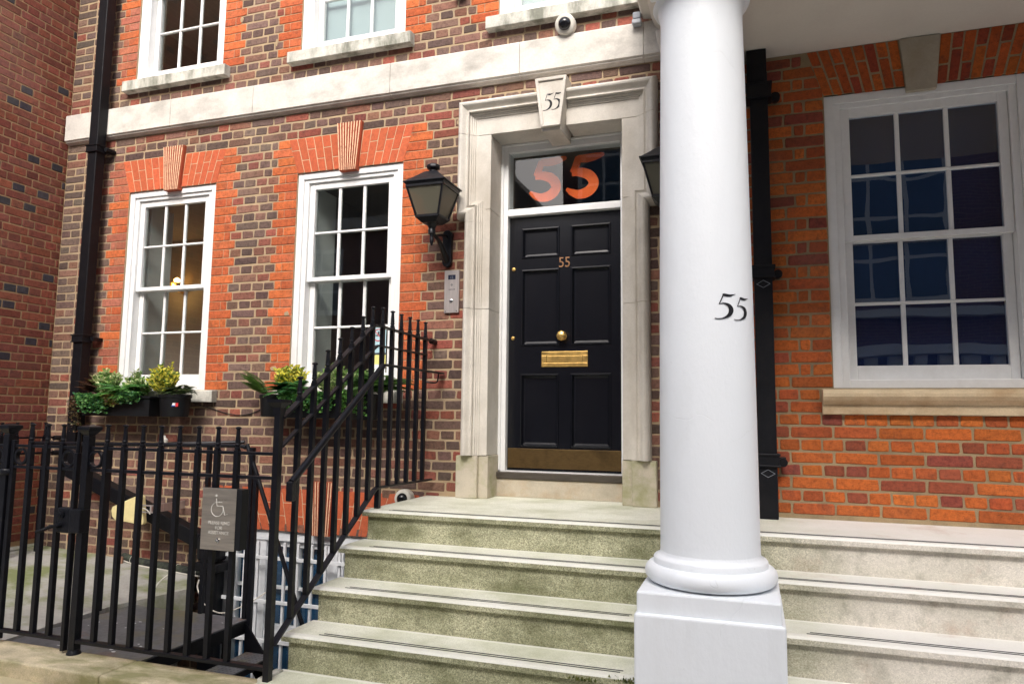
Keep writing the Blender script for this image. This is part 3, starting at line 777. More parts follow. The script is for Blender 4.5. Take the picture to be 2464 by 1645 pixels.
for a, b, c, d in P6:
    m = MB(); y0 = .2505
    O = [(a, c), (b, c), (b, d), (a, d)]; rings = [(0, y0), (.004, y0 - .008), (.012, y0 - .009), (.016, y0 - .002), (.022, y0 + .018), (.034, y0 + .021)]
    vs = []
    for ins, y in rings: vs += [(a + ins, y, c + ins), (b - ins, y, c + ins), (b - ins, y, d - ins), (a + ins, y, d - ins)]
    fs = [(r * 4 + i, r * 4 + (i + 1) % 4, r * 4 + 4 + (i + 1) % 4, r * 4 + 4 + i) for r in range(len(rings) - 1) for i in range(4)]
    k = (len(rings) - 1) * 4; fs.append((k, k + 1, k + 2, k + 3)); m.add(vs, fs)
    m.build('door_panel', M_DOOR, door)
MB().box(-1.712, -.874, .243, .2495, 1.238, 1.378).build('kick_plate', M_BRASSD, door, bevel=.001)
lp = MB(); a, b, c, d = -1.459, -1.113, 1.970, 2.083
lp.box(a, b, .242, .2495, c, c + .030); lp.box(a, b, .242, .2495, d - .030, d); lp.box(a, a + .038, .242, .2495, c + .03, d - .03); lp.box(b - .038, b, .242, .2495, c + .03, d - .03)
lp.box(a + .0395, b - .0395, .2440, .2495, c + .0315, d - .0315)
lp.build('letter_plate', M_BRASS, door, bevel=.003)
kn = MB().lathe([(.030, .249), (.030, .243), (.014, .240), (.012, .222), (.024, .214), (.036, .205), (.038, .195), (.030, .183), (.010, .176)], -1.298, 2.192, 8, 'y').build('door_knob', M_BRASS, door, bevel=.001)
for z in (2.706, 2.186):
    MB().lathe([(.013, .2495), (.015, .244), (.013, .238), (.004, .236)], -1.680, z, 16, 'y').build('lock_cover', M_BRASS, door, smooth=True)
def text(body, size, name, mat, parent, loc, rot=(math.pi / 2, 0, 0), ext=.0008, align='CENTER', sx=1):
    cu = bpy.data.curves.new(name, 'FONT'); cu.body = body; cu.size = size; cu.extrude = ext; cu.align_x = align; cu.align_y = 'CENTER'
    t = bpy.data.objects.new('tmp_text', cu); COL.objects.link(t); bpy.context.view_layer.update()
    me = bpy.data.meshes.new_from_object(t.evaluated_get(bpy.context.evaluated_depsgraph_get())); bpy.data.objects.remove(t)
    me.name = name; me.materials.clear(); me.materials.append(mat)
    o = bpy.data.objects.new(name, me); COL.objects.link(o); o.parent = parent
    o.location = Vector(loc) - wloc(parent); o.rotation_euler = rot; o.scale = (sx, 1, 1); return o
text('55', .108, 'door_number', mat_metal('copper_numeral', (.55, .30, .16), .35), door, (-1.289, .2465, 2.737), ext=.002, sx=.86)

# ---------------------------------------------------------------- right hand house wall
YR = -.20
house2 = thing('brick_house', 'bright orange brick wall with one big sash window under the white porch', 'house', (1.5, YR, 1))
T3R = lambda u, v, w: Vector((u, YR - w, v))
RW = (.452, 1.512, 1.794, 3.573)
wall_mesh(-.36, 4.6, .2, 4.2, [RW], .30, T3R).build('wall', M_MORTAR_R, house2)
hr = [rect_hole(*RW), trap_hole(.452, 1.512, 3.573, .36, 1.604, 3.864)]
CR_ = .0735; rb = []
RORG = [(.50, .128, .030), (.54, .142, .034), (.45, .11, .030), (.43, .10, .034)]; RDRK = [(.32, .080, .042), (.27, .068, .045)]
def rcol(x, z):
    return jit(random.choice(RDRK) if random.random() < (.30 if x < .12 else .11) else random.choice(RORG), .13)
for n in range(0, 39):
    zb = 1.058 + CR_ * n; zt = min(zb + CR_, 3.866); strch = n % 2 == 0
    if zt - zb < .03: continue
    w0 = .2345 if strch else .11725
    off = .205 if strch else .146
    if zb > 1.79: # bond starts from window edge
        if strch:
            seq = [(.452 - .2345, .452), (.452 - .2345 - .135, .452 - .2345)]
            x = .452 - .2345 - .135
            while x > -.36: seq.append((x - .2345, x)); x -= .2345
            x = 1.512
        else:
            seq = [(.452 - .115, .452), (.452 - .115 - .066, .452 - .115)]; x = .452 - .181
            while x > -.36: seq.append((x - .165, x)); x -= .165
            x = 1.512
        while x < 4.6: seq.append((x, x + w0)); x += w0
    else:
        seq = []; x = off - w0 * 8
        while x < 4.6: seq.append((x, x + w0)); x += w0
    for a, b in seq:
        if b < -.34: continue
        a = max(a, -.355)
        if b - a < .03: continue
        for Q in quads(a, b, zb, zt, .0130, .0130, hr): rb.append((Q, rcol((a + b) / 2, zb)))
emit(rb, house2, T3R, 'brick', 'bricks', M_BRICK_O, M_BRICK_A, 300, .0030, .0055)
ra = flat_arch(house2, .452, 1.512, 3.573, .36, 1.604, 3.864, ((.898, 1.058), (.872, 1.090)), yoff=YR, n=16, rough=True)
emit(ra, house2, T3R, 'arch_brick', 'arch_bricks', M_BRICK_O, M_BRICK_A, 300, .002, .005)
MB().prism([(.900, 3.535), (1.056, 3.535), (1.089, 3.862), (.874, 3.862)], YR - .02, YR + .05).build('keystone', mat_rough('buff_keystone', (.42, .37, .29), .15, 9, 120, .002, .9, (.3, .24, .15), .4, 6), house2, bevel=.004)
w = make_window(house2, RW[0], RW[1], RW[2], RW[3], YR, glass=M_GLASSR, label='large sash window reflecting the buildings opposite')
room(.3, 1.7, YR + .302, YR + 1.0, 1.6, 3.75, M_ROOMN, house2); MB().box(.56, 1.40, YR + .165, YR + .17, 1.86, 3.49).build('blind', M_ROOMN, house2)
spr = [(YR + .1, 1.790), (YR - .066, 1.786), (YR - .088, 1.778), (YR - .100, 1.762), (YR - .099, 1.742), (YR - .084, 1.722), (YR - .060, 1.708), (YR - .052, 1.700), (YR - .044, 1.698), (YR - .040, 1.645), (YR - .036, 1.640), (YR + .02, 1.640)]
profile_run(spr, .385, 1.58).build('sill', M_SILL_R, w, bevel=.002)

# ---------------------------------------------------------------- left neighbour
house3 = thing('brick_house', 'dark red brick side wall with scattered blackish bricks at the left edge', 'house', (-6, -1, 1))
T3L = lambda u, v, w: Vector((-5.99 + w, -u, v))
wall_mesh(0.0, 1.9, -1.6, 6.8, [], .25, T3L).build('wall', M_MORTAR_L, house3)
lb = []
LRED = [(.255, .078, .050), (.285, .088, .052), (.225, .068, .047), (.24, .080, .058)]
for n in range(-45, 66):
    zb = 1.79 + .0731 * n + .02; zt = zb + .0731
    if zb < .46: continue
    x = 0.0; st = n % 2 == 0
    seq = []
    if st:
        seq.append((0, .09)); x = .09
        while x < 1.9: seq.append((x, x + .226)); x += .226
    else:
        seq.append((0, .038)); x = .038
        while x < 1.9: seq.append((x, x + .113)); x += .113
    for a, b in seq:
        dark = (not st) and random.random() < .17
        c = jit((.055, .050, .060), .2) if dark else jit(random.choice(LRED), .18)
        for Q in quads(a, b, zb, zt, .010, .0115, []): lb.append((Q, c))
emit(lb, house3, T3L, 'brick', 'bricks', M_BRICK_O, M_BRICK_A, 300, .0018, .0045)
profile_run([(-.004, .0), (-.004, .45), (-.05, .44), (-.065, .40), (-.06, 0)], 0, 1).v
MB().prism([(-5.984, .20), (-5.93, .20), (-5.95, .44), (-5.984, .46)], -1.7, -.001).build('skirting_render', M_CONC, house3)

# ---------------------------------------------------------------- steps
stairs = thing('stone_stairs', 'wide flight of worn terrazzo steps rising to the black front door', 'stairs', (-.5, -1, .17))
RZ = .172; Y0 = -.900; GO = .247; XL, XR = -2.240, 4.4
for i in range(5):
    z = 1.037 - RZ * i; yf = Y0 - GO * i; yb = .16 if i == 0 else Y0 - GO * (i - 1) + .0245
    # nosing with rounded arris
    pr = [(yb, z), (yf + .010, z), (yf + .004, z - .003), (yf, z - .010), (yf, z - .028), (yf + .004, z - .033), (yf + .012, z - .035), (yb, z - .035)]
    if i == 0:
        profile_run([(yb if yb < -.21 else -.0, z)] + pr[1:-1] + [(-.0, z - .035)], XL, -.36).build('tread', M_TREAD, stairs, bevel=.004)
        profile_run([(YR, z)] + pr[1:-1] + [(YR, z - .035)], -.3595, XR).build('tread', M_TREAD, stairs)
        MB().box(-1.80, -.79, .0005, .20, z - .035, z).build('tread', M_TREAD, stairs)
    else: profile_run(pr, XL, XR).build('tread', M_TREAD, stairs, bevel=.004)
    nb = MB().box(XL + .0005, XR - .001, yf - .0012, yf + .002, z - .0335, z - .011).build('nosing_face', M_RISER, stairs)
    MB().box(XL + .027, XR - .01, yf + .0245, (0.0 if i == 0 else yb), -1.6 if i < 5 else 0, z - .0352).build('riser', M_RISER, stairs, bevel=.002)
def strips(i, x0, x1, name='grip_strip'):
    z = 1.037 - RZ * i; yf = Y0 - GO * i
    for k in (0, 1):
        yy = yf + .052 + .022 * k
        MB().box(x0 + .015 * k, x1 + .01 * k, yy, yy + .0075, z - .002, z + .0015).build(name, M_GRIP, stairs)
strips(0, -2.09, 3); strips(1, -2.075, 3)
for i in (2, 3): strips(i, -2.072 + .012 * (i - 2), -.564); strips(i, .198, 3)
strips(4, -2.05, -.564); strips(4, .198, 3)
MB().box(-2.262, -2.2145, -1.79, -1.642, .20, .358).build('curb', M_SILL, stairs, bevel=.008)
# moss in the broken nosings
def moss(cx, cy, cz, sx, sy, sz, n, name='moss', label='tuft of moss in the broken edge of the step beside the column base'):
    m = MB()
    for k in range(n):
        x = cx + random.gauss(0, sx); y = cy + random.gauss(0, sy); z = cz + abs(random.gauss(0, sz)); s = random.uniform(.003, .007)
        a = random.uniform(0, 6.28); dx, dy = math.cos(a) * s, math.sin(a) * s
        c = jit(random.choice([(.10, .13, .02), (.06, .08, .015), (.16, .17, .04)]), .3)
        m.add([(x - dx, y - dy, z - s), (x + dx, y + dy, z - s * .5), (x + dy * .3, y, z + s * 1.3)], [(0, 1, 2)], c)
    o = m.build(name, M_LEAF); tag(o, label, 'moss'); o['kind'] = 'stuff'; return o
moss(-.50, -1.637, .503, .045, .006, .008, 260)
moss(-.72, -1.642, .490, .03, .004, .006, 120, label='small moss tuft on the chipped step edge left of the column base')

# ---------------------------------------------------------------- porch: column and canopy
cxc, cyc = -.178, -1.692
colm = thing('porch_column', 'white painted round column on a square base with black 55', 'column', (cxc, cyc, .17))
sh = [(.197, 1.052), (.1955, 1.12)] + [(.1955 - .022 * ((z - 1.12) / 2.18) ** 1.5, z) for z in [1.12 + 2.18 * k / 14 for k in range(1, 15)]] + [(.1735, 3.33), (.177, 3.36), (.186, 3.385), (.195, 3.395)]
MB().lathe(sh, cxc, cyc, 72).build('shaft', M_CPAINT, colm, smooth=True, angle=60)
bs = [(.20, .958), (.232, .956), (.245, .962), (.2565, .976), (.2590, .992), (.2545, 1.010), (.243, 1.022), (.232, 1.026), (.224, 1.026), (.2235, 1.046), (.219, 1.052), (.205, 1.056), (.198, 1.066), (.1955, 1.08)]
MB().lathe(bs, cxc, cyc, 72).build('base', M_CPAINT, colm, smooth=True, angle=50)
MB().box(-.436, .084, -1.950, -1.434, .868, .950).build('plinth_cap', M_CPAINT, colm, bevel=.008, seg=2)
MB().box(-.444, .096, -1.968, -1.420, .17, .872).build('plinth', M_CPAINT, colm, bevel=.010, seg=3)
cap = [(.186, 3.385), (.200, 3.390), (.206, 3.402), (.200, 3.414), (.186, 3.418), (.180, 3.424), (.180, 3.52), (.192, 3.53), (.215, 3.555), (.235, 3.59), (.24, 3.61)]
MB().lathe(cap, cxc, cyc, 64).build('capital', M_CPAINT, colm, smooth=True, angle=50)
MB().box(cxc - .25, cxc + .25, cyc - .25, cyc + .25, 3.6105, 3.7145).build('abacus', M_CPAINT, colm, bevel=.008)
def onshaft(z0, hgt, x0, wdt):
    def f(u, v, si):
        z = z0 + v * hgt; r = .1955 - .022 * max(0, (z - 1.12) / 2.18) ** 1.5 + .0022 + .0002 * si
        s = x0 + u * wdt - cxc; th = s / r
        return (cxc + r * math.sin(th), cyc - r * math.cos(th), z)
    return f
# arc-length placement: the numerals sit on the right of the front face
num55([[(a * 1.0, b, c * 1.0) for a, b, c in s] for s in FIVE_SERIF], onshaft(1.992, .104, -.135, .134), 'number', M_BLACKN, colm, gap=.60, dv=-.02, s2=.92)
canopy = thing('porch_canopy', 'white flat porch roof carried on the column above the door', 'canopy', (1, -1, 3.87))
MB().box(-.02, 4.5, -2.3, YR - .001, 3.866, 4.5).build('soffit', M_SOFFIT, canopy)
MB().box(-.42, -.0205, -2.2, -.001, 3.7155, 4.20).build('beam', M_SOFFIT, canopy, bevel=.01)
cp = [(-.4205, 4.18), (-.44, 4.19), (-.455, 4.215), (-.50, 4.235), (-.545, 4.25), (-.575, 4.27), (-.59, 4.30), (-.60, 4.335), (-.655, 4.342), (-.668, 4.36), (-.668, 4.5), (-.4205, 4.5)]
m = MB(); n_ = len(cp)
m.add([(x, -2.45, z) for x, z in cp] + [(x, -.064 if z < 4.36 else -.064, z) for x, z in cp], [(i, (i + 1) % n_, n_ + (i + 1) % n_, n_ + i) for i in range(n_)] + [tuple(range(n_)), tuple(range(2 * n_ - 1, n_ - 1, -1))])
m.build('cornice', M_SOFFIT, canopy)
m = MB(); cq = [(-.4205, 3.90), (-.47, 3.93), (-.52, 4.0), (-.55, 4.1), (-.56, 4.175), (-.4205, 4.175)]
m.prism([(x, z) for x, z in cq], -.20, -.064); m.build('bracket', M_SOFFIT, canopy, bevel=.01)

# ---------------------------------------------------------------- lanterns
def lantern(cx, label):
    t = thing('wall_lantern', label, 'lantern', (cx, -.3, 2.95), 'lanterns either side of the front door')
    cy = -.300
    def sq(h, z): return [(cx - h, cy - h, z), (cx + h, cy - h, z), (cx + h, cy + h, z), (cx - h, cy + h, z)]
    def frus(m, h0, z0, h1, z1):
        m.add(sq(h0, z0) + sq(h1, z1), [(0, 3, 2, 1), (4, 5, 6, 7), (0, 1, 5, 4), (1, 2, 6, 5), (2, 3, 7, 6), (3, 0, 4, 7)])
    m = MB(); frus(m, .158, 3.212, .158, 3.222); frus(m, .150, 3.2225, .045, 3.315); frus(m, .142, 3.196, .150, 3.2115); m.build('roof', M_BPAINT, t, bevel=.002)
    MB().lathe([(.030, 3.312), (.030, 3.335), (.046, 3.342), (.050, 3.352), (.048, 3.368), (.030, 3.378), (.01, 3.380)], cx, cy, 8).build('finial', M_BPAINT, t, bevel=.002)
    h0, z0, h1, z1 = .083, 2.985, .138, 3.195
    m = MB()
    for sx in (-1, 1):
        for sy in (-1, 1):
            m.tube([(cx + sx * h0, cy + sy * h0, z0), (cx + sx * h1, cy + sy * h1, z1)], .0065, 4, sq=True)
    for h, z, r in ((h0, z0, .008), (h1, z1 - .006, .007)):
        c = sq(h, z)
        for i in range(4): m.tube([c[i], c[(i + 1) % 4]], r, 4, sq=True)
    m.build('frame', M_BPAINT, t)
    for i in range(4):
        a = sq(h0 - .002, z0 + .004); b = sq(h1 - .002, z1 - .01); j = (i + 1) % 4
        MB().add([a[i], a[j], b[j], b[i]], [(0, 1, 2, 3)]).build('pane', M_LGLASS, t)
    MB().lathe([(.022, 2.99), (.022, 3.03), (.03, 3.035), (.045, 3.06), (.045, 3.11), (.02, 3.13)], cx, cy, 14).build('bulb', M_GREYP, t, smooth=True)
    m = MB(); frus(m, .055, 2.945, .088, 2.977); m.build('bottom_pan', M_BPAINT, t, bevel=.002)
    MB().lathe([(.05, 2.944), (.03, 2.93), (.022, 2.91), (.026, 2.905), (.026, 2.875), (.018, 2.870), (.012, 2.85), (.016, 2.838), (.013, 2.815), (.005, 2.79)], cx, cy, 14).build('stem', M_BPAINT, t, smooth=True)
    arm = chain([(cx, cy, 2.888), (cx, cy + .05, 2.872), (cx, cy + .12, 2.852), (cx, cy + .19, 2.80), (cx, cy + .24, 2.76), (cx, -.02, 2.735)], 5)
    MB().tube(arm, [.014] * 10 + [.016 + .0008 * k for k in range(len(arm) - 10)], 10).build('arm', M_BPAINT, t, smooth=True)
    pp = [(.0, 2.690), (.024, 2.700), (.036, 2.722), (.036, 2.905), (.042, 2.925), (.030, 2.955), (.010, 2.968)]
    poly = [(cx + a, z) for a, z in pp] + [(cx - a, z) for a, z in reversed(pp[1:])]
    MB().prism(poly, -.040, -.004).build('backplate', M_BPAINT, t, bevel=.006)
    m = MB(); m.tube(chain([(cx, cy + .05, 2.872), (cx, cy + .14, 2.90), (cx, -.06, 2.92), (cx, -.03, 2.90)], 5), .009, 8); m.build('scroll', M_BPAINT, t, smooth=True)
    return t
lantern(-2.108, 'black wall lantern between the second window and the door surround')
lantern(2 * DC + 2.108, 'black wall lantern half hidden behind the white column')

# ---------------------------------------------------------------- rainwater pipes
def collar(m, x0, x1, y0, y1, z, h=.07, e=.012):
    m.box(x0 - e, x1 + e, y0 - e, y1, z - h / 2, z + h / 2); m.box(x0 - e - .006, x1 + e + .006, y0 - e - .006, y1, z + h / 2 - .014, z + h / 2 - .001); m.box(x0 - e - .005, x1 + e + .005, y0 - e - .005, y1, z - h / 2 + .001, z - h / 2 + .012)
pipe = thing('downpipe', 'square black iron downpipe left of the first window', 'downpipe', (-5.5, -.1, 1))
MB().box(-5.555, -5.455, -.157, -.066, 1.06, 6.6).build('pipe', M_PIPE, pipe, bevel=.005)
for z in (3.93, 2.235):
    m = MB(); collar(m, -5.555, -5.455, -.157, -.064, z); m.box(-5.455, -5.395, -.09, -.004, z - .014, z + .014); m.box(-5.61, -5.55, -.09, -.004, z - .014, z + .014); m.build('collar', M_PIPE, pipe, bevel=.003)
    MB().lathe([(.02, -.10), (.02, -.085), (.012, -.08)], -5.415, z, 10, 'y').build('bolt', M_PIPE, pipe)
pipe2 = thing('downpipe', 'square black iron downpipe between the white column and the big window', 'downpipe', (.08, -.3, 1.04))
MB().box(.024, .128, -.330, -.232, 1.038, 3.72).build('pipe', M_PIPE, pipe2, bevel=.005)
for z in (2.481, 1.372):
    m = MB(); collar(m, .024, .128, -.330, -.230, z, .078); m.box(.14, .178, -.25, YR - .004, z - .016, z + .016); m.box(-.03, .012, -.25, YR - .004, z - .016, z + .016); m.build('collar', M_PIPE, pipe2, bevel=.003)
    MB().lathe([(.026, -.30), (.026, -.27), (.018, -.235), (.018, -.205)], .160, z - .012, 12, 'y').build('bolt', M_PIPE, pipe2, smooth=True)
    m = MB(); zc = z - .075; q = [(.076 - .038, zc), (.076, zc - .022), (.076 + .038, zc), (.076, zc + .022)]
    for i in range(4): m.tube([(q[i][0], -.3305, q[i][1]), (q[(i + 1) % 4][0], -.3305, q[(i + 1) % 4][1])], .0012, 4)
    m.build('maker_mark', M_GREYP, pipe2)
m = MB(); collar(m, .020, .132, -.335, -.230, 3.60, .10, .016); m.box(.01, .125, -.34, -.225, 3.655, 3.864)
m.box(.03, .115, -.345, -.335, 3.665, 3.76); m.build('pipe_head', M_PIPE, pipe2, bevel=.004)
MB().lathe([(.03, -.27), (.03, -.235), (.02, -.205)], .172, 3.58, 12, 'y').build('bolt', M_PIPE, pipe2, smooth=True)
pipe3 = thing('sloping_pipe', 'black sloping pipe running down the wall from the left downpipe to a hopper', 'pipe', (-4.8, -.1, .8))
m = MB(); A = Vector((-5.52, -.11, 1.115)); B = Vector((-4.06, -.11, .60)); t_ = (B - A).normalized(); nn = Vector((-t_.z, 0, t_.x)) * .056
m.extr([A + nn + Vector((0, -.05, 0)), A - nn + Vector((0, -.05, 0)), B - nn + Vector((0, -.05, 0)), B + nn + Vector((0, -.05, 0))], (0, .10, 0)); m.build('pipe', M_PIPE, pipe3, bevel=.005)
MB().box(-4.105, -3.90, -.18, -.05, .47, .665).build('hopper', M_PIPE, pipe3, bevel=.03)
MB().box(-4.115, -3.88, -.195, -.045, .40, .462).build('hopper_rim', M_PIPE, pipe3, bevel=.006)
MB().box(-4.06, -3.92, -.16, -.05, -1.5, .40).build('outlet', M_PIPE, pipe3, bevel=.02)

# ---------------------------------------------------------------- small wall items
ic = thing('entry_phone', 'brushed steel door entry panel on the brickwork beside the stone surround', 'intercom', (-2.07, -.02, 2.51))
MB().box(-2.128, -2.012, -.022, -.0045, 2.354, 2.668).build('plate', M_STEEL, ic, bevel=.002)
MB().box(-2.098, -2.040, -.0232, -.0222, 2.600, 2.634).build('display', mat_flat('lcd', (.02, .025, .05), .2), ic)
text('[ ]', .022, 'display_text', M_GREYP, ic, (-2.069, -.0234, 2.617), ext=.0001)
q = MB(); q.prism([(-2.080, 2.560), (-2.069, 2.548), (-2.058, 2.560), (-2.069, 2.572)], -.0226, -.0221); q.build('emblem', mat_flat('engraved', (.22, .21, .21), .5), ic)
q = MB()
for k in range(5): q.box(-2.092 + .0105 * k, -2.086 + .0105 * k, -.0226, -.0221, 2.522, 2.530)
q.build('speaker_slots', mat_flat('slots', (.08, .08, .08), .5), ic)
MB().lathe([(.0135, -.022), (.0135, -.026), (.010, -.028), (.003, -.0285)], -2.071, 2.441, 20, 'y').build('button', M_CHROME, ic, smooth=True)
for dx in (-.046, .043): MB().lathe([(.0045, -.022), (.0045, -.0235), (.001, -.024)], -2.070 + dx, 2.368, 10, 'y').build('screw', M_CHROME, ic)

def dome(cx, cy_, cz, r, nrm, label, mat):
    t = thing('security_camera', label, 'camera', (cx, cy_, cz))
    nrm = Vector(nrm).normalized(); rot = nrm.to_track_quat('Z', 'Y').to_matrix()
    def L(prof):
        m = MB().lathe(prof, 0, 0, 36); m.v = [tuple(rot @ Vector(v) + Vector((cx, cy_, cz))) for v in m.v]; return m
    L([(r * .98, -.045), (r, -.03), (r, .008), (r * .93, .022), (r * .74, .030), (r * .60, .030)]).build('housing', mat, t, smooth=True, angle=35)
    L([(r * .62 * math.cos(a), .024 + r * .62 * math.sin(a) * .9) for a in [math.pi / 2 * k / 8 for k in range(8)]]).build('dome', M_DOME, t, smooth=True)
    return t
dome(-1.205, -.085, 4.385, .074, (.05, -1, -.28), 'white dome security camera under the upper right sill', M_CAMW)
dome(-2.372, -.10, 1.018, .066, (.05, -1, .05), 'cream dome security camera low down by the top of the railings', M_CAMW)
sn = thing('motion_sensor', 'small grey sensor box on the stone band beside the porch bracket', 'sensor', (-.69, -.09, 4.34))
MB().box(-.722, -.668, -.115, -.062, 4.327, 4.375).build('body', M_GREYP, sn, bevel=.006)
MB().box(-.728, -.664, -.12, -.062, 4.288, 4.324).build('lens', mat_flat('sensor_lens', (.35, .37, .40), .3), sn, bevel=.008)
br = thing('wall_bracket', 'dark bracket stub at the top edge between the upper windows', 'bracket', (-2.0, -.05, 4.97))
MB().box(-2.09, -1.99, -.10, -.004, 4.80, 4.86).build('stub', M_BPAINT, br, bevel=.01)

# stickers in window two
st = thing('window_notice', 'pale blue no smoking notice stuck inside the second window', 'notice', (-2.70, .11, 2.18))
MB().box(-2.80, -2.668, .1100, .1108, 2.085, 2.300).build('sheet', M_TEALPR, st)
m = MB(); m.tube([(-2.734 + .045 * math.cos(a), .1094, 2.222 + .045 * math.sin(a)) for a in [2 * math.pi * k / 24 for k in range(25)]], .0035, 6, caps=False); m.tube([(-2.766, .1094, 2.254), (-2.702, .1094, 2.19)], .003, 6); m.build('red_ring', M_RED, st)
m = MB(); m.box(-2.76, -2.712, .1092, .1097, 2.214, 2.224); m.box(-2.742, -2.726, .1092, .1097, 2.226, 2.25); m.build('cigarette', M_DKPR, st)
text('NO SMOKING', .020, 'notice_text', M_DKPR, st, (-2.734, .1094, 2.128), ext=.0001)
st2 = thing('window_sticker', 'yellow and white sticker below the pale blue notice in the second window', 'sticker', (-2.70, .155, 2.0))
MB().box(-2.80, -2.665, .1080, .1088, 1.93, 2.068).build('sheet', M_YELPR, st2)
MB().box(-2.80, -2.665, .1070, .1078, 1.93, 1.995).build('lower_band', M_WHITEPR, st2)
MB().box(-2.81, -2.66, .1082, .1090, 2.07, 2.083).build('dark_bar', M_DKPR, st2)

# ---------------------------------------------------------------- plants
def leaf(m, p, d, l, w, col, up=None):
    d = Vector(d).normalized(); up = up or Vector((random.uniform(-1, 1), random.uniform(-1, 1), random.uniform(-.2, 1)))
    s = d.cross(up)
    if s.length < 1e-3: s = Vector((1, 0, 0))
    s.normalize(); nrm = s.cross(d).normalized()
    p = Vector(p); a = p + d * l * .45 + s * w / 2 + nrm * l * .06; b = p + d * l * .45 - s * w / 2 + nrm * l * .06; e = p + d * l - nrm * l * .08; c = p + d * l * .5 - nrm * l * .05
    m.add([p, a, e, c], [(0, 1, 2, 3)], col[0]); m.add([p, c, e, b], [(0, 1, 2, 3)], col[1])
def shrub(cx, cy, z0, r, h, n, cols, label, cat='shrub', name='shrub', ls=.030):
    n = int(n * 3.2); r *= 1.36; ls *= 1.12; h *= 1.06
    t = thing(name, label, cat, (cx, cy, z0)); m = MB(); s = MB()
    for k in range(max(6, int(n / 22))):
        a = random.uniform(0, 6.28); rr = r * math.sqrt(random.random()); top = Vector((cx + rr * math.cos(a), cy + rr * .7 * math.sin(a), z0 + h * random.uniform(.55, 1) * (1 - .35 * rr / r)))
        b = Vector((cx + rr * .25 * math.cos(a), cy + rr * .2 * math.sin(a), z0))
        s.tube([b, (b + top) / 2 + Vector((random.uniform(-.01, .01),) * 3), top], .0018, 5)
        nn = 22
        for i in range(nn):
            f = .25 + .75 * i / nn; p = b.lerp(top, f); th = i * 2.4; up = .35 + .5 * f
            d = Vector((math.cos(th), math.sin(th), up + random.uniform(-.3, .3)))
            c = random.choice(cols); c2 = random.choice(cols)
            L = ls * random.uniform(.75, 1.2); leaf(m, p, d, L, L * .55, (jit(c, .15), jit(c2 if random.random() < .45 else c, .15)))
    s.build('stem', mat_flat('stem_green', (.12, .13, .05)) if 'stem_green' not in bpy.data.materials else bpy.data.materials['stem_green'], t)
    m.build('foliage', M_LEAF, t); return t
def fern(cx, cy, z0, n, L, cols, label, spread=(-3.1, .3), name='fern', droop=1.0):
    t = thing(name, label, 'fern', (cx, cy, z0)); m = MB(); s = MB(); n = int(n * 2); L *= 1.2
    for k in range(n):
        a = spread[0] + (spread[1] - spread[0]) * (k + random.random() * .6) / n; l = L * random.uniform(.7, 1.1)
        el = random.uniform(.5, 1.15); pts = []
        for i in range(15):
            f = i / 14; pts.append(Vector((cx + math.cos(a) * l * f * math.cos(el * (1 - .4 * f)), cy + math.sin(a) * l * f * .8 * math.cos(el * (1 - .4 * f)), z0 + l * (math.sin(el) * f - droop * .62 * f * f))))
        s.tube(pts, .0011, 4); col = random.choice(cols)
        for i in range(2, 15):
            f = i / 14; tt = (pts[min(i + 1, 14)] - pts[i - 1]).normalized(); side = tt.cross(Vector((0, 0, 1))).normalized()
            for q in (-1, 1):
                for o_ in (0, .5):
                    pp = pts[i - 1].lerp(pts[i], o_); w_ = l * .20 * math.sin(math.pi * min(1, f * .86 + .12)) + .004
                    leaf(m, pp, side * q + tt * .35 - Vector((0, 0, .15)), w_, w_ * .28, (jit(col, .15), jit(col, .2)), up=Vector((0, 0, 1)))
    s.build('stem', M_SOIL, t); m.build('frond', M_LEAF, t); return t
def trailing(x0, x1, y, z0, z1, n, cols, label, name='trailing_plant', ls=.028, cat='plant'):
    t = thing(name, label, cat, ((x0 + x1) / 2, y, z0)); m = MB(); s = MB(); n = int(n * 2.2)
    for k in range(n):
        x = random.uniform(x0, x1); L = random.uniform(.25, 1) * (z1 - z0); pts = []
        for i in range(7):
            f = i / 6; pts.append(Vector((x + random.uniform(-.012, .012) + .02 * math.sin(k + f * 3), y - .035 * math.sin(f * 3.0) - .02 * random.random(), z0 + .035 * math.sin(f * 3.14) + L * f)))
        s.tube(pts, .0012, 4)
        for i in range(1, 7):
            for q in range(3):
                th = random.uniform(0, 6.28); c = random.choice(cols); l = ls * random.uniform(.6, 1.15)
                leaf(m, pts[i], (math.cos(th), -abs(math.sin(th)) * .8, random.uniform(-.5, .5)), l, l * .75, (jit(c, .2), jit(c, .2)))
    s.build('stem', M_SOIL, t); m.build('foliage', M_LEAF, t); return t
VARW = [(.26, .40, .12), (.17, .31, .07), (.62, .68, .36), (.55, .62, .30), (.12, .24, .06)]
VARY = [(.66, .62, .06), (.78, .72, .12), (.24, .33, .05), (.12, .21, .03), (.72, .64, .08)]
DARKG = [(.07, .22, .05), (.05, .17, .045), (.10, .28, .07), (.06, .19, .08), (.16, .34, .09)]
MIDG = [(.10, .26, .045), (.14, .31, .06), (.07, .20, .04)]
tr1 = thing('window_trough', 'long black plastic trough of shrubs under the first window', 'planter', (-4.9, -.15, 1.57))
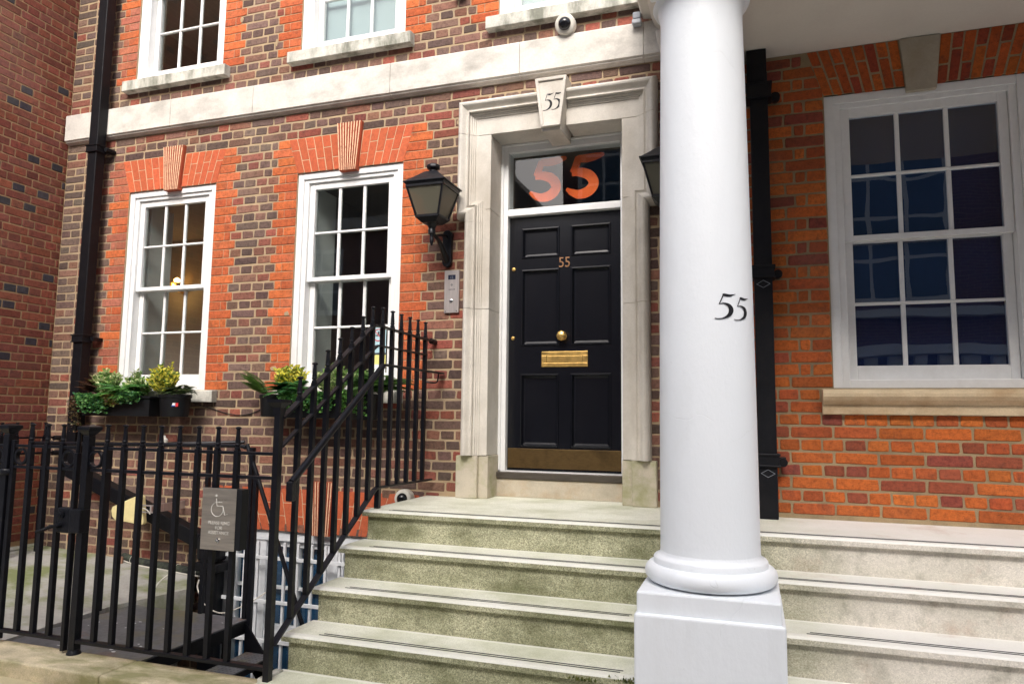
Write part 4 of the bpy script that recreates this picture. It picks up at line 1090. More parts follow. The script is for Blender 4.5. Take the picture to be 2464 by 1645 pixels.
def trough(t, x0, x1, y0, y1, z0, z1):
    m = MB(); d = .018
    m.add([(x0 + d, y0 + d, z0), (x1 - d, y0 + d, z0), (x1 - d, y1, z0), (x0 + d, y1, z0), (x0, y0, z1), (x1, y0, z1), (x1, y1, z1), (x0, y1, z1)], [(0, 3, 2, 1), (0, 1, 5, 4), (1, 2, 6, 5), (2, 3, 7, 6), (3, 0, 4, 7)])
    m.build('tub', M_PLASTIC, t)
    m = MB(); r = .010
    m.box(x0 - r, x1 + r, y0 - r, y0 + .004, z1 - .016, z1); m.box(x0 - r, x0 + .004, y0 + .005, y1, z1 - .016, z1); m.box(x1 - .004, x1 + r, y0 + .005, y1, z1 - .016, z1); m.build('rim', M_PLASTIC, t, bevel=.003)
    MB().box(x0 + .012, x1 - .012, y0 + .012, y1 - .005, z1 - .05, z1 - .022).build('soil', M_SOIL, t)
    MB().box((x0 + x1) / 2 - .02, (x0 + x1) / 2 + .02, y1 + .001, -.005, z0 + .02, z0 + .05).build('hanger', M_PLASTIC, t)
trough(tr1, -5.30, -4.56, -.27, -.075, 1.575, 1.735)
def pot(cx, cy_, r, z0, z1, label, sticker=False, sy=.62):
    t = thing('plant_pot', label, 'plant pot', (cx, cy_, z0))
    m = MB().lathe([(r * .80, z0), (r * .83, z0 + .004), (r * .93, z1 - .03), (r * .94, z1 - .028), (r * .90, z1 - .028)], 0, 0, 36)
    m.v = [(cx + x, cy_ + y * sy, z) for x, y, z in m.v]; m.build('tub', M_PLASTIC, t, smooth=True, angle=40)
    m = MB().lathe([(r * .96, z1 - .028), (r, z1 - .024), (r * 1.01, z1), (r * .97, z1 + .002), (r * .90, z1 - .012), (r * .3, z1 - .02)], 0, 0, 36)
    m.v = [(cx + x, cy_ + y * sy, z) for x, y, z in m.v]; m.build('rim', M_PLASTIC, t, smooth=True, angle=40)
    if sticker:
        yy = cy_ - r * .90 * sy * .86
        s = MB().box(cx + .042, cx + .075, yy - .006, yy - .001, 1.655, 1.683); s.build('label_white', M_WHITEPR, t)
        MB().box(cx + .0755, cx + .098, yy - .0005, yy + .004, 1.655, 1.683).build('label_red', M_RED, t)
        MB().box(cx + .042, cx + .075, yy - .0075, yy - .0062, 1.655, 1.664).build('label_blue', M_BLUEPR, t)
    return t
pot(-4.385, -.185, .148, 1.575, 1.750, 'round black plastic pot at the right end of the first trough', True)
shrub(-5.13, -.17, 1.72, .10, .27, 420, VARW, 'white edged variegated shrub at the left of the first trough', ls=.034)
shrub(-4.80, -.16, 1.72, .11, .24, 380, VARW, 'pale variegated shrub in the middle of the first trough', ls=.032)
shrub(-4.50, -.19, 1.74, .105, .29, 460, VARY, 'yellow edged variegated shrub against the first window', ls=.034)
fern(-4.86, -.20, 1.72, 14, .30, [(.09, .26, .06), (.14, .34, .08)], 'green fern spilling over the front of the first trough', (-2.9, -.1))
fern(-4.34, -.18, 1.75, 12, .18, [(.09, .13, .04), (.05, .09, .03)], 'small olive fern in the round pot', (-3.0, 0))
fern(-5.20, -.15, 1.75, 7, .22, [(.14, .06, .025), (.10, .05, .03)], 'brown withered fern behind the left shrub of the first trough', (-3.3, -1.5), droop=.6)
trailing(-5.28, -4.98, -.27, 1.735, 1.60, 34, DARKG, 'dark green trailing plant hanging over the left of the first trough')
trailing(-4.98, -4.86, -.28, 1.74, 1.66, 14, [(.30, .30, .06), (.42, .22, .14), (.25, .28, .06)], 'yellow and pink tinged trailing plant on the first trough')
trailing(-4.84, -4.66, -.28, 1.74, 1.68, 20, DARKG, 'short dark green trailing plant right of the yellow one')
trailing(-5.42, -5.31, -.21, 1.74, 1.44, 18, [(.12, .09, .03), (.09, .08, .03), (.16, .07, .04)], 'brownish creeper hanging beside the left downpipe', ls=.018)
tr2 = thing('window_trough', 'long black plastic trough behind the stair railing under the second window', 'planter', (-2.95, -.15, 1.57))
trough(tr2, -3.34, -2.78, -.27, -.075, 1.580, 1.745)
pot(-3.455, -.18, .112, 1.585, 1.750, 'small black pot at the left end of the second trough', False, .8)
pot(-2.665, -.185, .118, 1.570, 1.755, 'black pot behind the railing at the right end of the second trough', False, .7)
shrub(-3.31, -.18, 1.74, .10, .27, 420, VARY, 'yellow and green shrub left in the second trough', ls=.034)
shrub(-2.96, -.16, 1.74, .11, .25, 420, VARW, 'white edged shrub in the middle of the second trough', ls=.034)
shrub(-2.70, -.18, 1.75, .10, .22, 360, VARW + MIDG, 'green and white shrub behind the top of the stair railing', ls=.032)
fern(-3.25, -.22, 1.74, 14, .26, [(.05, .19, .05), (.09, .26, .06)], 'bright green fern at the left of the second trough', (-3.1, -.1))
fern(-2.55, -.20, 1.76, 15, .32, [(.10, .22, .04), (.06, .16, .03)], 'long green fern drooping past the right end of the second sill', (-2.8, .4))
fern(-3.50, -.20, 1.75, 5, .26, [(.12, .22, .05)], 'thin fern frond reaching left from the small pot', (-3.4, -2.9), droop=.45)
trailing(-3.3, -2.85, -.28, 1.745, 1.62, 40, DARKG + MIDG, 'trailing greenery over the second trough')
trailing(-2.78, -2.60, -.28, 1.76, 1.60, 22, MIDG, 'green trailing stems over the right pot of the second window')

cb = MB(); cb.tube(chain([(-4.33, -.05, 1.69), (-4.18, -.012, 1.645), (-3.98, -.012, 1.60), (-3.82, -.012, 1.60), (-3.66, -.012, 1.655), (-3.56, -.03, 1.715)], 8), .0035, 6)
tag(cb.build('cable', M_PLASTIC, smooth=True), 'thin black cable sagging between the two planters', 'cable')

# ---------------------------------------------------------------- railings
def bar_mb(x, y, z0, zr, zt, r=.0128, twin=True):
    """square bar with a collar and tapered finial; zr: top rail height"""
    m = MB(); m.box(x - r, x + r, y - r, y + r, z0, zr + .014)
    m.lathe([(r * .95, zr + .014), (r * 1.15, zr + .018), (r * 1.15, zr + .026), (r * .85, zr + .029), (r * .85, zr + .034), (r * 1.12, zr + .037), (r * 1.12, zr + .043), (r * .95, zr + .046), (r * 1.0, zr + .052), (r * .70, zt - .012), (r * 1.25, zt - .006), (r * 1.25, zt - .002), (r * .5, zt + .004)], x, y, 10)
    return m
def ring_mb(x, y, z, ro=.050, ri=.037, d=.012):
    m = MB(); n = 28; vs = []
    for k in range(n):
        a = 2 * math.pi * k / n
        for r, yy in ((ro, y - d), (ro, y + d), (ri, y + d), (ri, y - d)): vs.append((x + r * math.cos(a), yy, z + r * math.sin(a)))
    m.add(vs, [(4 * k + j, 4 * k + (j + 1) % 4, 4 * ((k + 1) % n) + (j + 1) % 4, 4 * ((k + 1) % n) + j) for k in range(n) for j in range(4)])
    return m
FY = -1.78; ZTR, ZLR, ZBR = 1.409, 1.292, .4025
rail = thing('iron_railing', 'black iron spiked railing between the gate and the stone stairs', 'railing', (-2.9, FY, .335))
MB().box(-3.395, -2.232, FY - .008, FY + .008, ZTR - .008, ZTR + .008).build('rail', M_BPAINT, rail, bevel=.002)
MB().box(-3.395, -2.232, FY - .008, FY + .008, ZLR - .008, ZLR + .008).build('rail', M_BPAINT, rail, bevel=.002)
MB().box(-3.405, -2.225, FY - .018, FY + .018, ZBR - .009, ZBR + .009).build('rail', M_BPAINT, rail, bevel=.002)
b0 = bar_mb(-3.295, FY, ZBR + .009, ZTR, 1.535, .0125).build('bar', M_BPAINT, rail, loc=(-3.295, FY, .4), smooth=True, angle=30)
for k in range(1, 8): inst(b0, 'bar', rail, (-3.295 + .1212 * k, FY, .4))
inst(b0, 'bar', rail, (-3.295 + .1212 * 8 - .012, FY, .4)) if False else None
def post_mb(x, y, z0, zt, r=.020):
    m = MB(); m.box(x - r, x + r, y - r, y + r, z0, zt - .055)
    def sq(h, z): return [(x - h, y - h, z), (x + h, y - h, z), (x + h, y + h, z), (x - h, y + h, z)]
    for h0, z0_, h1, z1_ in ((r, zt - .0545, r * .95, zt - .05), (r, zt - .05, r * 1.95, zt - .022), (r * 2.0, zt - .0215, r * 2.0, zt - .004), (r * 1.9, zt - .004, r * .6, zt + .004)):
        m.add(sq(h0, z0_) + sq(h1, z1_), [(0, 3, 2, 1), (4, 5, 6, 7), (0, 1, 5, 4), (1, 2, 6, 5), (2, 3, 7, 6), (3, 0, 4, 7)])
    return m
post_mb(-3.425, FY, .335, 1.528, .0215).build('post', M_BPAINT, rail, bevel=.002)
MB().lathe([(.036, .335), (.036, .342), (.028, .352), (.026, .36)], -3.425, FY, 16).build('post_foot', M_BPAINT, rail, smooth=True)
ring_mb(-3.362, FY, 1.350, .049, .037).build('ring', M_BPAINT, rail, smooth=True, angle=30)
gate = thing('iron_gate', 'black iron gate with rings and a lock box at the left of the fence', 'gate', (-3.985, FY, .36))
# gate leaf is built closed and then turned a little on its hinge
gx0, gx1 = -3.985, -3.492
MB().box(gx0, gx1, FY - .008, FY + .008, ZTR - .008, ZTR + .008).build('rail', M_BPAINT, gate, bevel=.002)
MB().box(gx0, gx1, FY - .008, FY + .008, ZLR - .008, ZLR + .008).build('rail', M_BPAINT, gate, bevel=.002)
MB().box(gx0, gx1, FY - .016, FY + .016, ZBR - .009, ZBR + .009).build('rail', M_BPAINT, gate, bevel=.002)
g0 = bar_mb(-3.848, FY, ZBR + .009, ZTR, 1.532).build('bar', M_BPAINT, gate, loc=(-3.848, FY, .4), smooth=True, angle=30)
inst(g0, 'bar', gate, (-3.728, FY, .4)); inst(g0, 'bar', gate, (-3.612, FY, .4))
MB().box(gx0 - .004, gx0 + .022, FY - .013, FY + .013, .355, 1.44).build('hinge_stile', M_BPAINT, gate, bevel=.002)
m = MB(); m.box(gx1 - .012, gx1 + .012, FY - .020, FY + .008, .345, 1.38); m.tube([(gx1, FY - .006, 1.38), (gx1 + .003, FY - .006, 1.45), (gx1, FY - .006, 1.525)], [.013, .012, .006], 8); m.build('closing_stile', M_BPAINT, gate, bevel=.002)
for x in (-3.912, -3.552): ring_mb(x, FY, 1.350, .048, .036).build('ring', M_BPAINT, gate, smooth=True, angle=30)
lk = MB().box(-3.580, -3.478, FY - .030, FY + .014, .955, 1.088).build('lock_plate', M_BPAINT, gate, bevel=.006)
MB().box(-3.476, -3.400, FY - .045, FY + .02, .962, 1.084).build('lock_case', M_BPAINT, gate, bevel=.004)
MB().lathe([(.022, FY - .030), (.022, FY - .038), (.012, FY - .040), (.010, FY - .046)], -3.548, 1.052, 18, 'y').build('lock_cylinder', M_PIPE, lk, smooth=True)
hp = chain([(-3.555, FY - .050, .995), (-3.60, FY - .055, .985), (-3.64, FY - .06, .968), (-3.685, FY - .062, .955)], 8)
m = MB(); m.tube(hp, [.008 + (.0022 if i % 2 else 0) for i in range(len(hp))], 8); m.lathe([(.016, FY - .03), (.014, FY - .05), (.01, FY - .058)], -3.553, .995, 14, 'y'); m.build('handle', M_PIPE, lk, smooth=True)
lp_ = thing('iron_railing', 'black iron gate post and railing end at the left edge of the picture', 'railing', (-4.02, FY, .335))
post_mb(-4.022, FY, .335, 1.527, .0215).build('post', M_BPAINT, lp_, bevel=.002)
MB().lathe([(.034, 1.245), (.038, 1.250), (.038, 1.272), (.034, 1.278)], -4.018, FY, 14).build('hinge_collar', M_BPAINT, lp_, smooth=True)
for z in (ZTR, ZLR): MB().box(-4.8, -4.045, FY - .008, FY + .008, z - .008, z + .008).build('rail', M_BPAINT, lp_, bevel=.002)
MB().box(-4.8, -4.045, FY - .016, FY + .016, ZBR - .009, ZBR + .009).build('rail', M_BPAINT, lp_, bevel=.002)
for k in range(5): inst(b0, 'bar', lp_, (-4.165 - .12 * k, FY, .4))
ring_mb(-4.095, FY, 1.350, .048, .036).build('ring', M_BPAINT, lp_, smooth=True, angle=30)

# stair railing in the plane x = -2.2
SX = -2.2; stair = thing('stair_railing', 'black iron railing with spikes climbing the left side of the stone stairs', 'railing', (SX, -1.0, .35))
def srail(pts, w, h, name='rail'):
    m = MB(); P = [Vector((SX, y, z)) for y, z in pts]; k = len(P); vs = []
    for i, p in enumerate(P):
        a = (P[i] - P[i - 1]).normalized() if i else (P[1] - P[0]).normalized(); b = (P[i + 1] - P[i]).normalized() if i < k - 1 else a
        t = (a + b).normalized(); nn = Vector((0, -t.z, t.y)); nn = nn / max(.5, nn.dot(Vector((0, -a.z, a.y))))
        if nn.z < 0: nn = -nn
        for sx, sn in ((-1, -1), (1, -1), (1, 1), (-1, 1)): vs.append(p + Vector((sx * w / 2, 0, 0)) + nn * sn * h / 2)
    m.add(vs, [(4 * i + j, 4 * i + (j + 1) % 4, 4 * i + 4 + (j + 1) % 4, 4 * i + 4 + j) for i in range(k - 1) for j in range(4)] + [(0, 1, 2, 3), (4 * k - 4, 4 * k - 3, 4 * k - 2, 4 * k - 1)])
    return m.build(name, M_BPAINT, stair, bevel=.002)
TOP = [(-1.765, 1.585), (-.93, 2.135), (-.900, 2.152), (-.870, 2.158), (-.06, 2.144)]
MID = [(-1.765, 1.445), (-.885, 2.015), (-.860, 2.030), (-.835, 2.035), (-.15, 2.036)]
BOT = [(-1.765, .505), (-.86, 1.135), (-.83, 1.155), (-.80, 1.162), (-.03, 1.154)]
for P_ in (TOP, MID, BOT): srail(P_, .034 if P_ is not MID else .026, .012 if P_ is not MID else .011)
MB().tube([(SX, -.075, 2.144), (SX, -.003, 2.143)], .020, 10).build('wall_fixing', M_BPAINT, stair)
def zat(P, y):
    for (a, b), (c, d) in zip(P, P[1:]):
        if a <= y <= c: return b + (d - b) * (y - a) / (c - a)
    return P[-1][1]
def sbar(y):
    zb = zat(BOT, y); zt = zat(TOP, y); m = MB(); r = .0125
    m.box(SX - r, SX + r, y - r, y + r, zb + .004, zt + .016)
    z = zt + .012
    m.lathe([(r * .95, z), (r * 1.15, z + .006), (r * 1.15, z + .014), (r * .85, z + .017), (r * .85, z + .022), (r * 1.12, z + .025), (r * 1.12, z + .031), (r * .95, z + .034), (r, z + .04), (r * .70, z + .098), (r * 1.25, z + .103), (r * 1.25, z + .108), (r * .5, z + .113)], SX, y, 10)
    return m
for y in (-.170, -.292, -.415, -.540, -.663, -.790, -.915, -1.030, -1.150, -1.268, -1.388, -1.508, -1.632):
    sbar(y).build('bar', M_BPAINT, stair, smooth=True, angle=30)
MB().box(SX - .016, SX + .016, -.806, -.774, 1.036, 1.16).build('foot_bar', M_BPAINT, stair, bevel=.002)
MB().box(SX - .022, SX + .010, -1.802, -1.766, .344, 1.640).build('post', M_BPAINT, stair, bevel=.002)
m = MB(); m.tube([(SX - .006, -1.785, 1.60), (SX - .006, -1.785, 1.635), (SX - .006, -1.785, 1.66), (SX - .006, -1.785, 1.675)], [.020, .022, .042, .042], 4, sq=True); m.build('post_cap', M_BPAINT, stair)
hx = SX + .068
m = MB(); H = [(-1.765, 1.275), (-.900, 1.900), (-.865, 1.915), (-.83, 1.918), (-.02, 1.912)]
P = [Vector((hx, y, z)) for y, z in H]
m.tube([P[0], P[1]], .0185, 10); m.build('handrail', M_BPAINT, stair, smooth=True, angle=50)
m = MB(); m.box(hx - .020, hx + .020, -.875, -.02, 1.906, 1.918); m.build('handrail', M_BPAINT, stair, bevel=.003)
MB().box(hx - .018, hx + .018, -1.785, -1.748, 1.185, 1.280).build('handrail_end', M_BPAINT, stair, bevel=.006)
m = MB(); m.tube(chain([(SX + .012, -.170, 1.845), (hx - .01, -.150, 1.838), (hx, -.10, 1.85), (hx, -.08, 1.905)], 5), .006, 8); m.build('handrail_bracket', M_BPAINT, stair, smooth=True)
for y in (-1.268, -.915):
    z = 1.275 + (y + 1.765) * .7225; MB().tube([(SX, y, z - .03), (hx, y, z - .035), (hx, y, z - .01)], .006, 8).build('handrail_bracket', M_BPAINT, stair, smooth=True)

# railing along the neighbour's wall
sr = thing('iron_railing', 'black iron railing running back along the dark red side wall', 'railing', (-5.8, -.8, .4))
for z in (1.382, 1.252): MB().box(-5.808, -5.792, -1.76, -.01, z - .008, z + .008).build('rail', M_BPAINT, sr, bevel=.002)
MB().box(-5.812, -5.788, -1.76, -.01, .368, .385).build('rail', M_BPAINT, sr, bevel=.002)
for z in (1.376, 1.246): MB().tube([(-5.80, -.07, z), (-5.80, -.002, z)], .022, 10).build('wall_fixing', M_BPAINT, sr, smooth=True)
s0 = bar_mb(-5.80, -.152, .386, 1.382, 1.508).build('bar', M_BPAINT, sr, loc=(-5.8, -.152, .4), smooth=True, angle=30)
for k in range(1, 13): inst(s0, 'bar', sr, (-5.8, -.152 - .127 * k, .4))

# ---------------------------------------------------------------- plaque and what hangs on the railings
pq = thing('access_plaque', 'polished steel plaque with wheelchair symbol fixed to the railing', 'plaque', (-2.5, FY - .03, 1.08))
px0, px1, pz0, pz1 = -2.605, -2.402, .938, 1.236; PY = FY - .045
MB().box(px0, px1, PY, PY + .003, pz0, pz1).build('plate', M_STEELP, pq, bevel=.001)
MB().box(px0 + .003, px1 + .030, PY + .0035, PY + .055, pz0 + .004, pz1 - .002).build('backing_box', M_PLASTIC, pq, bevel=.002)
cx_ = -2.502
m = MB(); arc = [(cx_ - .010 + .036 * math.cos(a), PY - .001, 1.134 + .034 * math.sin(a)) for a in [R(d) for d in range(100, 391, 12)]]
m.tube(arc, .0016, 5); m.tube([(cx_ - .018, PY - .001, 1.186), (cx_ - .012, PY - .001, 1.150), (cx_ + .024, PY - .001, 1.150), (cx_ + .036, PY - .001, 1.108), (cx_ + .052, PY - .001, 1.113)], .0018, 5); m.tube([(cx_ - .014, PY - .001, 1.168), (cx_ + .018, PY - .001, 1.168)], .0014, 5)
m.lathe([(.006, PY - .001), (.001, PY - .0018)], cx_ - .018, 1.200, 14, 'y')
m.build('wheelchair_symbol', M_ETCH, pq)
for k, tx in enumerate(('PLEASE RING', 'FOR', 'ASSISTANCE')): text(tx, .0225, 'lettering', M_ETCH, pq, (cx_ + .004, PY - .0012, 1.068 - .0235 * k), ext=.0003)
MB().lathe([(.011, PY), (.011, PY - .006), (.006, PY - .008), (.005, PY - .012)], cx_ + .004, .984, 18, 'y').build('button', M_CHROME, pq, smooth=True)

# ---------------------------------------------------------------- area behind the railings
slab = MB(); z1_, z2_ = .40, .30
slab.add([(-6.0, -.001, .445), (-4.25, -.001, .355), (-3.98, -.36, .315), (-4.26, -.80, .265), (-4.20, -1.745, .262), (-6.0, -1.745, .33), (-6.0, -.001, .1), (-4.25, -.001, .1), (-3.98, -.36, .1), (-4.26, -.80, .1), (-4.20, -1.745, .1), (-6.0, -1.745, .1)],
         [(0, 5, 4, 3, 2, 1)] + [(i, (i + 1) % 6, (i + 1) % 6 + 6, i + 6) for i in range(6)])
so_ = slab.build('concrete_slab', M_CONC); so_['kind'] = 'structure'
MB().box(-6.0, -4.35, -1.70, -.03, -1.6, .099).build('area_wall', mat_rough('peeling_wall', (.30, .29, .27), .4, 20, 60, .004, .95, (.05, .045, .04), .8, 9))['kind'] = 'structure'
pf = thing('metal_platform', 'black chequer plate landing with steps going down behind the railings', 'platform', (-3.7, -1.1, .25))
MB().box(-4.20, -3.212, -1.726, -.655, .242, .250).build('plate', M_PLATE, pf, bevel=.001)
MB().box(-3.222, -3.206, -1.724, -.657, .165, .2415).build('edge_beam', M_PIPE, pf); MB().box(-4.20, -3.224, -.670, -.657, .165, .2415).build('edge_beam', M_PIPE, pf)
MB().box(-4.20, -3.224, -1.724, -1.711, .165, .2415).build('edge_beam', M_PIPE, pf)
for k in range(6):
    x0 = -3.18 + .165 * k; z = .055 - .19 * k
    MB().box(x0, x0 + .20, -1.56, -.70, z - .008, z).build('tread', M_PLATE, pf); MB().box(x0 + .19, x0 + .2, -1.56, -.70, z - .045, z - .0085).build('tread_edge', M_PIPE, pf)
for y in (-1.58, -.69):
    m = MB(); m.extr([(-3.21, y, .24), (-3.21, y, .02), (-2.28, y, -1.15), (-2.15, y, -1.15), (-2.15, y, -1.0)], (0, .012, 0)); m.build('stringer', M_PIPE, pf)
for x, y in ((-4.1, -1.6), (-3.3, -1.6), (-4.1, -.75), (-3.3, -.75)): MB().box(x - .02, x + .02, y - .02, y + .02, -1.6, .165).build('leg', M_PIPE, pf)
m = MB()
for k in range(26):
    x, y, r_ = random.uniform(-4.1, -3.3), random.uniform(-1.6, -.75), random.uniform(.004, .016); n_ = 7
    m.extr([(x + r_ * random.uniform(.5, 1.2) * math.cos(2 * math.pi * i / n_), y + r_ * .6 * random.uniform(.5, 1.2) * math.sin(2 * math.pi * i / n_), .2502) for i in range(n_)], (0, 0, .0008))
m.build('paint_fleck', M_WHITEPR, pf)
gr = thing('tube_handrail', 'black tube handrail round the metal landing and down its steps', 'handrail', (-3.9, -.65, .25))
m = MB(); m.tube([(-5.30, -.66, 1.36)] + chain([(-3.40, -.66, 1.385), (-3.30, -.66, 1.375), (-3.24, -.66, 1.29), (-2.80, -.66, .28)], 5) + [(-2.45, -.66, -.5)], .015, 10); m.build('rail', M_BPAINT, gr, smooth=True)
m = MB(); m.tube([(-4.25, -.66, 1.372), (-3.52, -.40, 1.40)], .012, 8); m.build('rail', M_BPAINT, gr, smooth=True)
for x, y, z in ((-4.03, -.66, .25), (-3.60, -.66, .25), (-3.24, -.66, .25), (-3.20, -.66, -.05), (-4.31, -1.02, .27), (-4.22, -.92, .27)):
    MB().box(x - .014, x + .014, y - .014, y + .014, z, 1.375 if z > 0 else 1.2).build('post', M_BPAINT, gr)
ya = thing('panel_antenna', 'cream yellow wedge shaped antenna panel bracketed behind the railing', 'antenna', (-4.65, -.3, .86))
yp = [(-4.806, .790), (-4.770, .765), (-4.500, .740), (-4.484, .752), (-4.512, .955), (-4.530, .965), (-4.600, .948), (-4.806, .865), (-4.815, .840)]
MB().prism(yp, -.33, -.29).build('panel', M_YEL, ya, bevel=.008)
MB().box(-4.560, -4.515, -.332, -.329, .755, .800).build('blue_patch', mat_flat('blue_grey', (.18, .27, .42)), ya); MB().box(-4.555, -4.535, -.332, -.329, .925, .945).build('blue_patch', bpy.data.materials['blue_grey'], ya)
m = MB(); m.box(-4.55, -4.38, -.345, -.335, .888, .898); m.box(-4.55, -4.38, -.345, -.335, .838, .848); m.box(-4.41, -4.395, -.347, -.0, .838, .898); m.build('bracket', M_STEEL, ya)
m = MB(); m.tube(chain([(-4.53, -.35, .875), (-4.47, -.37, .88), (-4.42, -.36, .86), (-4.40, -.35, .83)], 5), .004, 6); m.build('lead', M_WCABLE, ya)
wl_ = thing('white_lamp', 'little white capped lamp on the tube handrail', 'lamp', (-4.05, -.66, 1.37))
MB().lathe([(.030, 1.375), (.030, 1.41), (.014, 1.428), (.012, 1.44), (.002, 1.442)], -4.07, -.60, 16).build('cap', M_CAMW, wl_, smooth=True); MB().tube([(-4.07, -.60, 1.375), (-4.07, -.60, 1.24)], .005, 6).build('stem', M_PLASTIC, wl_)
hs_ = thing('lagged_pipes', 'black lagged pipes tied with cable along the foot of the wall', 'pipes', (-4.5, -.08, .4))
P = chain([(-4.95, -.05, .425), (-4.75, -.07, .400), (-4.45, -.08, .385), (-4.2, -.09, .370), (-3.98, -.09, .365)], 8)
MB().tube(P, .030, 10).build('lagging', M_HOSE, hs_, smooth=True)
MB().tube([p + Vector((0, -.028, -.022)) for p in P], .0055, 6).build('white_pipe', M_WCABLE, hs_, smooth=True)
MB().tube([P[0], P[0] + Vector((.03, -.05, -.015)), P[0] + Vector((.05, -.07, -.08))], .016, 8).build('pipe_end', mat_flat('copper_dull', (.25, .13, .08)), hs_, smooth=True)
for k in (5, 12, 19, 26): q = P[k]; MB().tube([(q.x, q.y + .036 * math.cos(a), q.z + .036 * math.sin(a)) for a in [math.pi * 2 * i / 12 for i in range(13)]], .002, 5).build('tie', M_WCABLE, hs_)
m = MB(); m.tube(chain([(-4.16, -.35, .42), (-4.20, -.42, .36), (-4.20, -.5, .30), (-4.26, -.60, .255)], 6), .005, 6); tag(m.build('cable', M_WCABLE, smooth=True), 'short white cable end dropping onto the metal landing', 'cable')
m = MB(); m.tube(chain([(-3.86, -.40, .40), (-3.85, -.42, .34), (-3.76, -.44, .24), (-3.62, -.42, .19), (-3.50, -.30, .24), (-3.44, -.15, .30)], 6), .0045, 6); tag(m.build('cable', M_WCABLE, smooth=True), 'white cable looping below the hopper towards the basement window', 'cable')

# basement window and its grille
bw = MB()
X0, X1 = -4.018, -2.182
bw.box(X0, X1, .02, .12, .632, .7105); bw.box(X0, X0 + .085, .02, .12, -.95, .6315)
bw.box(X1 - .085, X1, .02, .12, -.95, .6315)
for x in (-3.66, -3.02, -2.56): bw.box(x - .045, x + .045, .03, .12, -.95, .6315)
bw.box(X0 + .086, X1 - .086, .04, .12, -.12, -.05); bw.box(X0 + .086, X1 - .086, .0, .13, -1.0, -.951)
bwin = bw.build('window', M_GRILLE, house, bevel=.004); bwin['label'] = 'wide white basement window with blue behind the panes'
for a, b in ((-3.932, -3.706), (-3.614, -3.066), (-2.974, -2.606), (-2.514, -2.268)):
    s = MB(); s.box(a, a + .035, .055, .1, -.0485, .631); s.box(b - .035, b, .055, .1, -.0485, .631); s.box(a + .0355, b - .0355, .055, .1, .585, .631); s.box(a + .0355, b - .0355, .055, .1, -.0485, -.005)
    s.box(a + .0355, b - .0355, .06, .095, .262, .285)
    if b - a > .3: s.box((a + b) / 2 - .012, (a + b) / 2 + .012, .058, .097, -.004, .584)
    s.build('sash', M_GRILLE, bwin, bevel=.002)
    MB().box(a + .036, b - .036, .075, .079, 0.0, .584).build('pane', M_GLASS, bwin)
    MB().box(a, b, .075, .079, -.94, -.125).build('pane', M_GLASS, bwin)
sg = thing('window_grille', 'white painted bar grille in front of the basement window', 'grille', (-3.1, -.06, 0))
gb = MB().box(-.0095, .0095, -.069, -.051, -.9, .64); gb0 = gb.build('bar', M_GRILLE, sg, loc=(0, 0, 0)); gb0.location = Vector((-3.975, 0, 0)) - wloc(sg)
for k in range(1, 16):
    o = bpy.data.objects.new('bar', gb0.data); COL.objects.link(o); o.parent = sg; o.location = Vector((-3.975 + .1195 * k, 0, 0)) - wloc(sg)
for z in (.522, .20, -.085, -.6): MB().box(-4.06, -2.22, -.085, -.0695, z - .013, z + .013).build('rail', M_GRILLE, sg, bevel=.002)

# kerb under the railings
kt = thing('kerb_wall', 'mossy yellowish stone coping under the black railings', 'kerb', (-4, -1.85, .17))
for a, b in ((-6.6, -5.2), (-5.197, -3.036), (-3.033, -2.208)):
    MB().box(a, b, -1.975, -1.733, .10, .335).build('kerb_stone', M_KERB, kt, bevel=.012, seg=3)
MB().box(-6.6, -2.215, -2.42, -1.976, .0, .258).build('kerb_ledge', mat_rough('ledge_stone', (.52, .45, .28), .15, 5, 120, .003, .9, (.28, .26, .12), .6, 2.5), kt, bevel=.006)
m = MB().box(-6.6, -2.22, -1.732, -1.715, -1.6, .24); m.build('retaining_face', M_CONC, kt)

# ---------------------------------------------------------------- the other side of the street (seen in the panes)
def mat_far():
    m, nt, b, o = new_mat('far_brick'); tx = N(nt, 'ShaderNodeTexBrick'); mp = N(nt, 'ShaderNodeMapping'); mp.inputs['Rotation'].default_value = (math.pi / 2, 0, 0)
    nt.links.new(pos(nt), mp.inputs[0]); nt.links.new(mp.outputs[0], tx.inputs['Vector'])
    tx.inputs['Color1'].default_value = (.19, .09, .10, 1); tx.inputs['Color2'].default_value = (.15, .08, .09, 1); tx.inputs['Mortar'].default_value = (.3, .22, .18, 1)
    tx.inputs['Scale'].default_value = 1; tx.inputs['Brick Width'].default_value = .23; tx.inputs['Row Height'].default_value = .075; tx.inputs['Mortar Size'].default_value = .006
    nt.links.new(tx.outputs[0], b.inputs['Base Color']); b.inputs['Roughness'].default_value = .9; return m
M_FAR = mat_far(); YO = -13.0
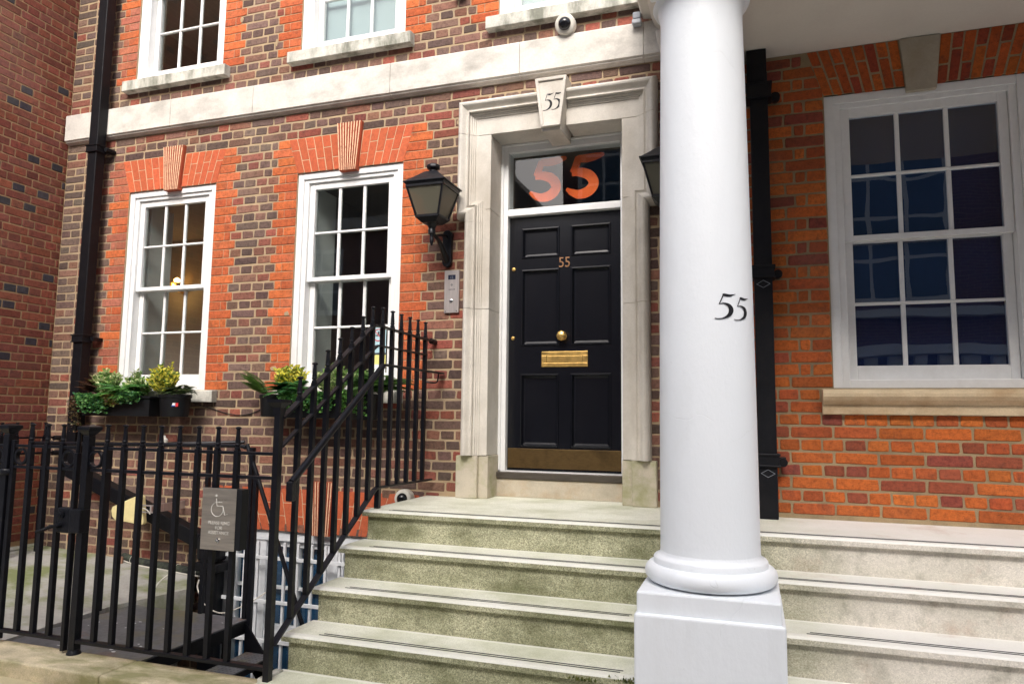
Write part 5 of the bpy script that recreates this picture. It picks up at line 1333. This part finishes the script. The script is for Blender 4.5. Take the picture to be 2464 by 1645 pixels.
def opp(x0, x1, zt, label, wins, bays=()):
    h = thing('brick_house', label, 'house', ((x0 + x1) / 2, YO - 3, 0))
    MB().box(x0, x1, YO - 6, YO, -.1, zt).build('wall', M_FAR, h); MB().box(x0 - .1, x1 + .1, YO - 6.1, YO + .25, zt, zt + .4).build('parapet', M_STONE, h)
    for (cx, cz, w, hh, nx, nz) in wins:
        f = MB(); f.box(cx - w / 2 - .08, cx + w / 2 + .08, YO + .001, YO + .06, cz - hh / 2 - .08, cz + hh / 2 + .08)
        fo = f.build('window', M_WPAINT, h)
        for i in range(nx):
            for k in range(nz):
                a = cx - w / 2 + w * i / nx + .04; b = cx - w / 2 + w * (i + 1) / nx - .04; c = cz - hh / 2 + hh * k / nz + .04; d = cz - hh / 2 + hh * (k + 1) / nz - .04
                MB().box(a, b, YO + .061, YO + .066, c, d).build('pane', mat_flat('far_pane', (.03, .09, .16), .1) if 'far_pane' not in bpy.data.materials else bpy.data.materials['far_pane'], fo)
    return h
opp(-4.75, 22, 11.5, 'tall red brick building across the street with a big white window grid',
    [(2.95, 6.6, 2.3, 4.6, 3, 5), (6.2, 7.2, 1.0, 1.3, 1, 2), (6.2, 3.5, 1.0, 1.6, 1, 2), (-3.3, 8.2, 1.9, 2.4, 3, 3), (-1.9, 5, 2.0, 2.4, 3, 3), (11, 7, 3, 4, 4, 4)])
ho = bpy.data.objects['brick_house.003']
for z0, z1, d in ((2.0, 2.22, .55), (3.02, 3.25, .55), (3.9, 4.05, .3)): MB().box(1.2, 8, YO + .07, YO + d, z0, z1).build('stone_band', M_WPAINT, ho)
for k in range(14): MB().box(1.4 + .48 * k, 1.66 + .48 * k, YO + .1, YO + .35, 2.225, 3.015).build('baluster', M_WPAINT, ho, bevel=.03)
h4 = opp(-30, -5.4, 6.9, 'lower red brick building across the street with a sloping roof', [(-12, 5.5, 1.2, 1.8, 2, 3), (-17, 5.5, 1.2, 1.8, 2, 3), (-22, 5.5, 1.2, 1.8, 2, 3)])
MB().prism([(-30, 7.31), (-5.4, 7.31), (-8.2, 10.6), (-30, 10.6)], YO + .2, YO - 6).build('roof', M_PANELG, h4)
MB().box(-16, 16, -12.98, -9.2, .0, .12).build('pavement', M_PAVE)['kind'] = 'structure'
print('OBJECTS', len(bpy.data.objects))
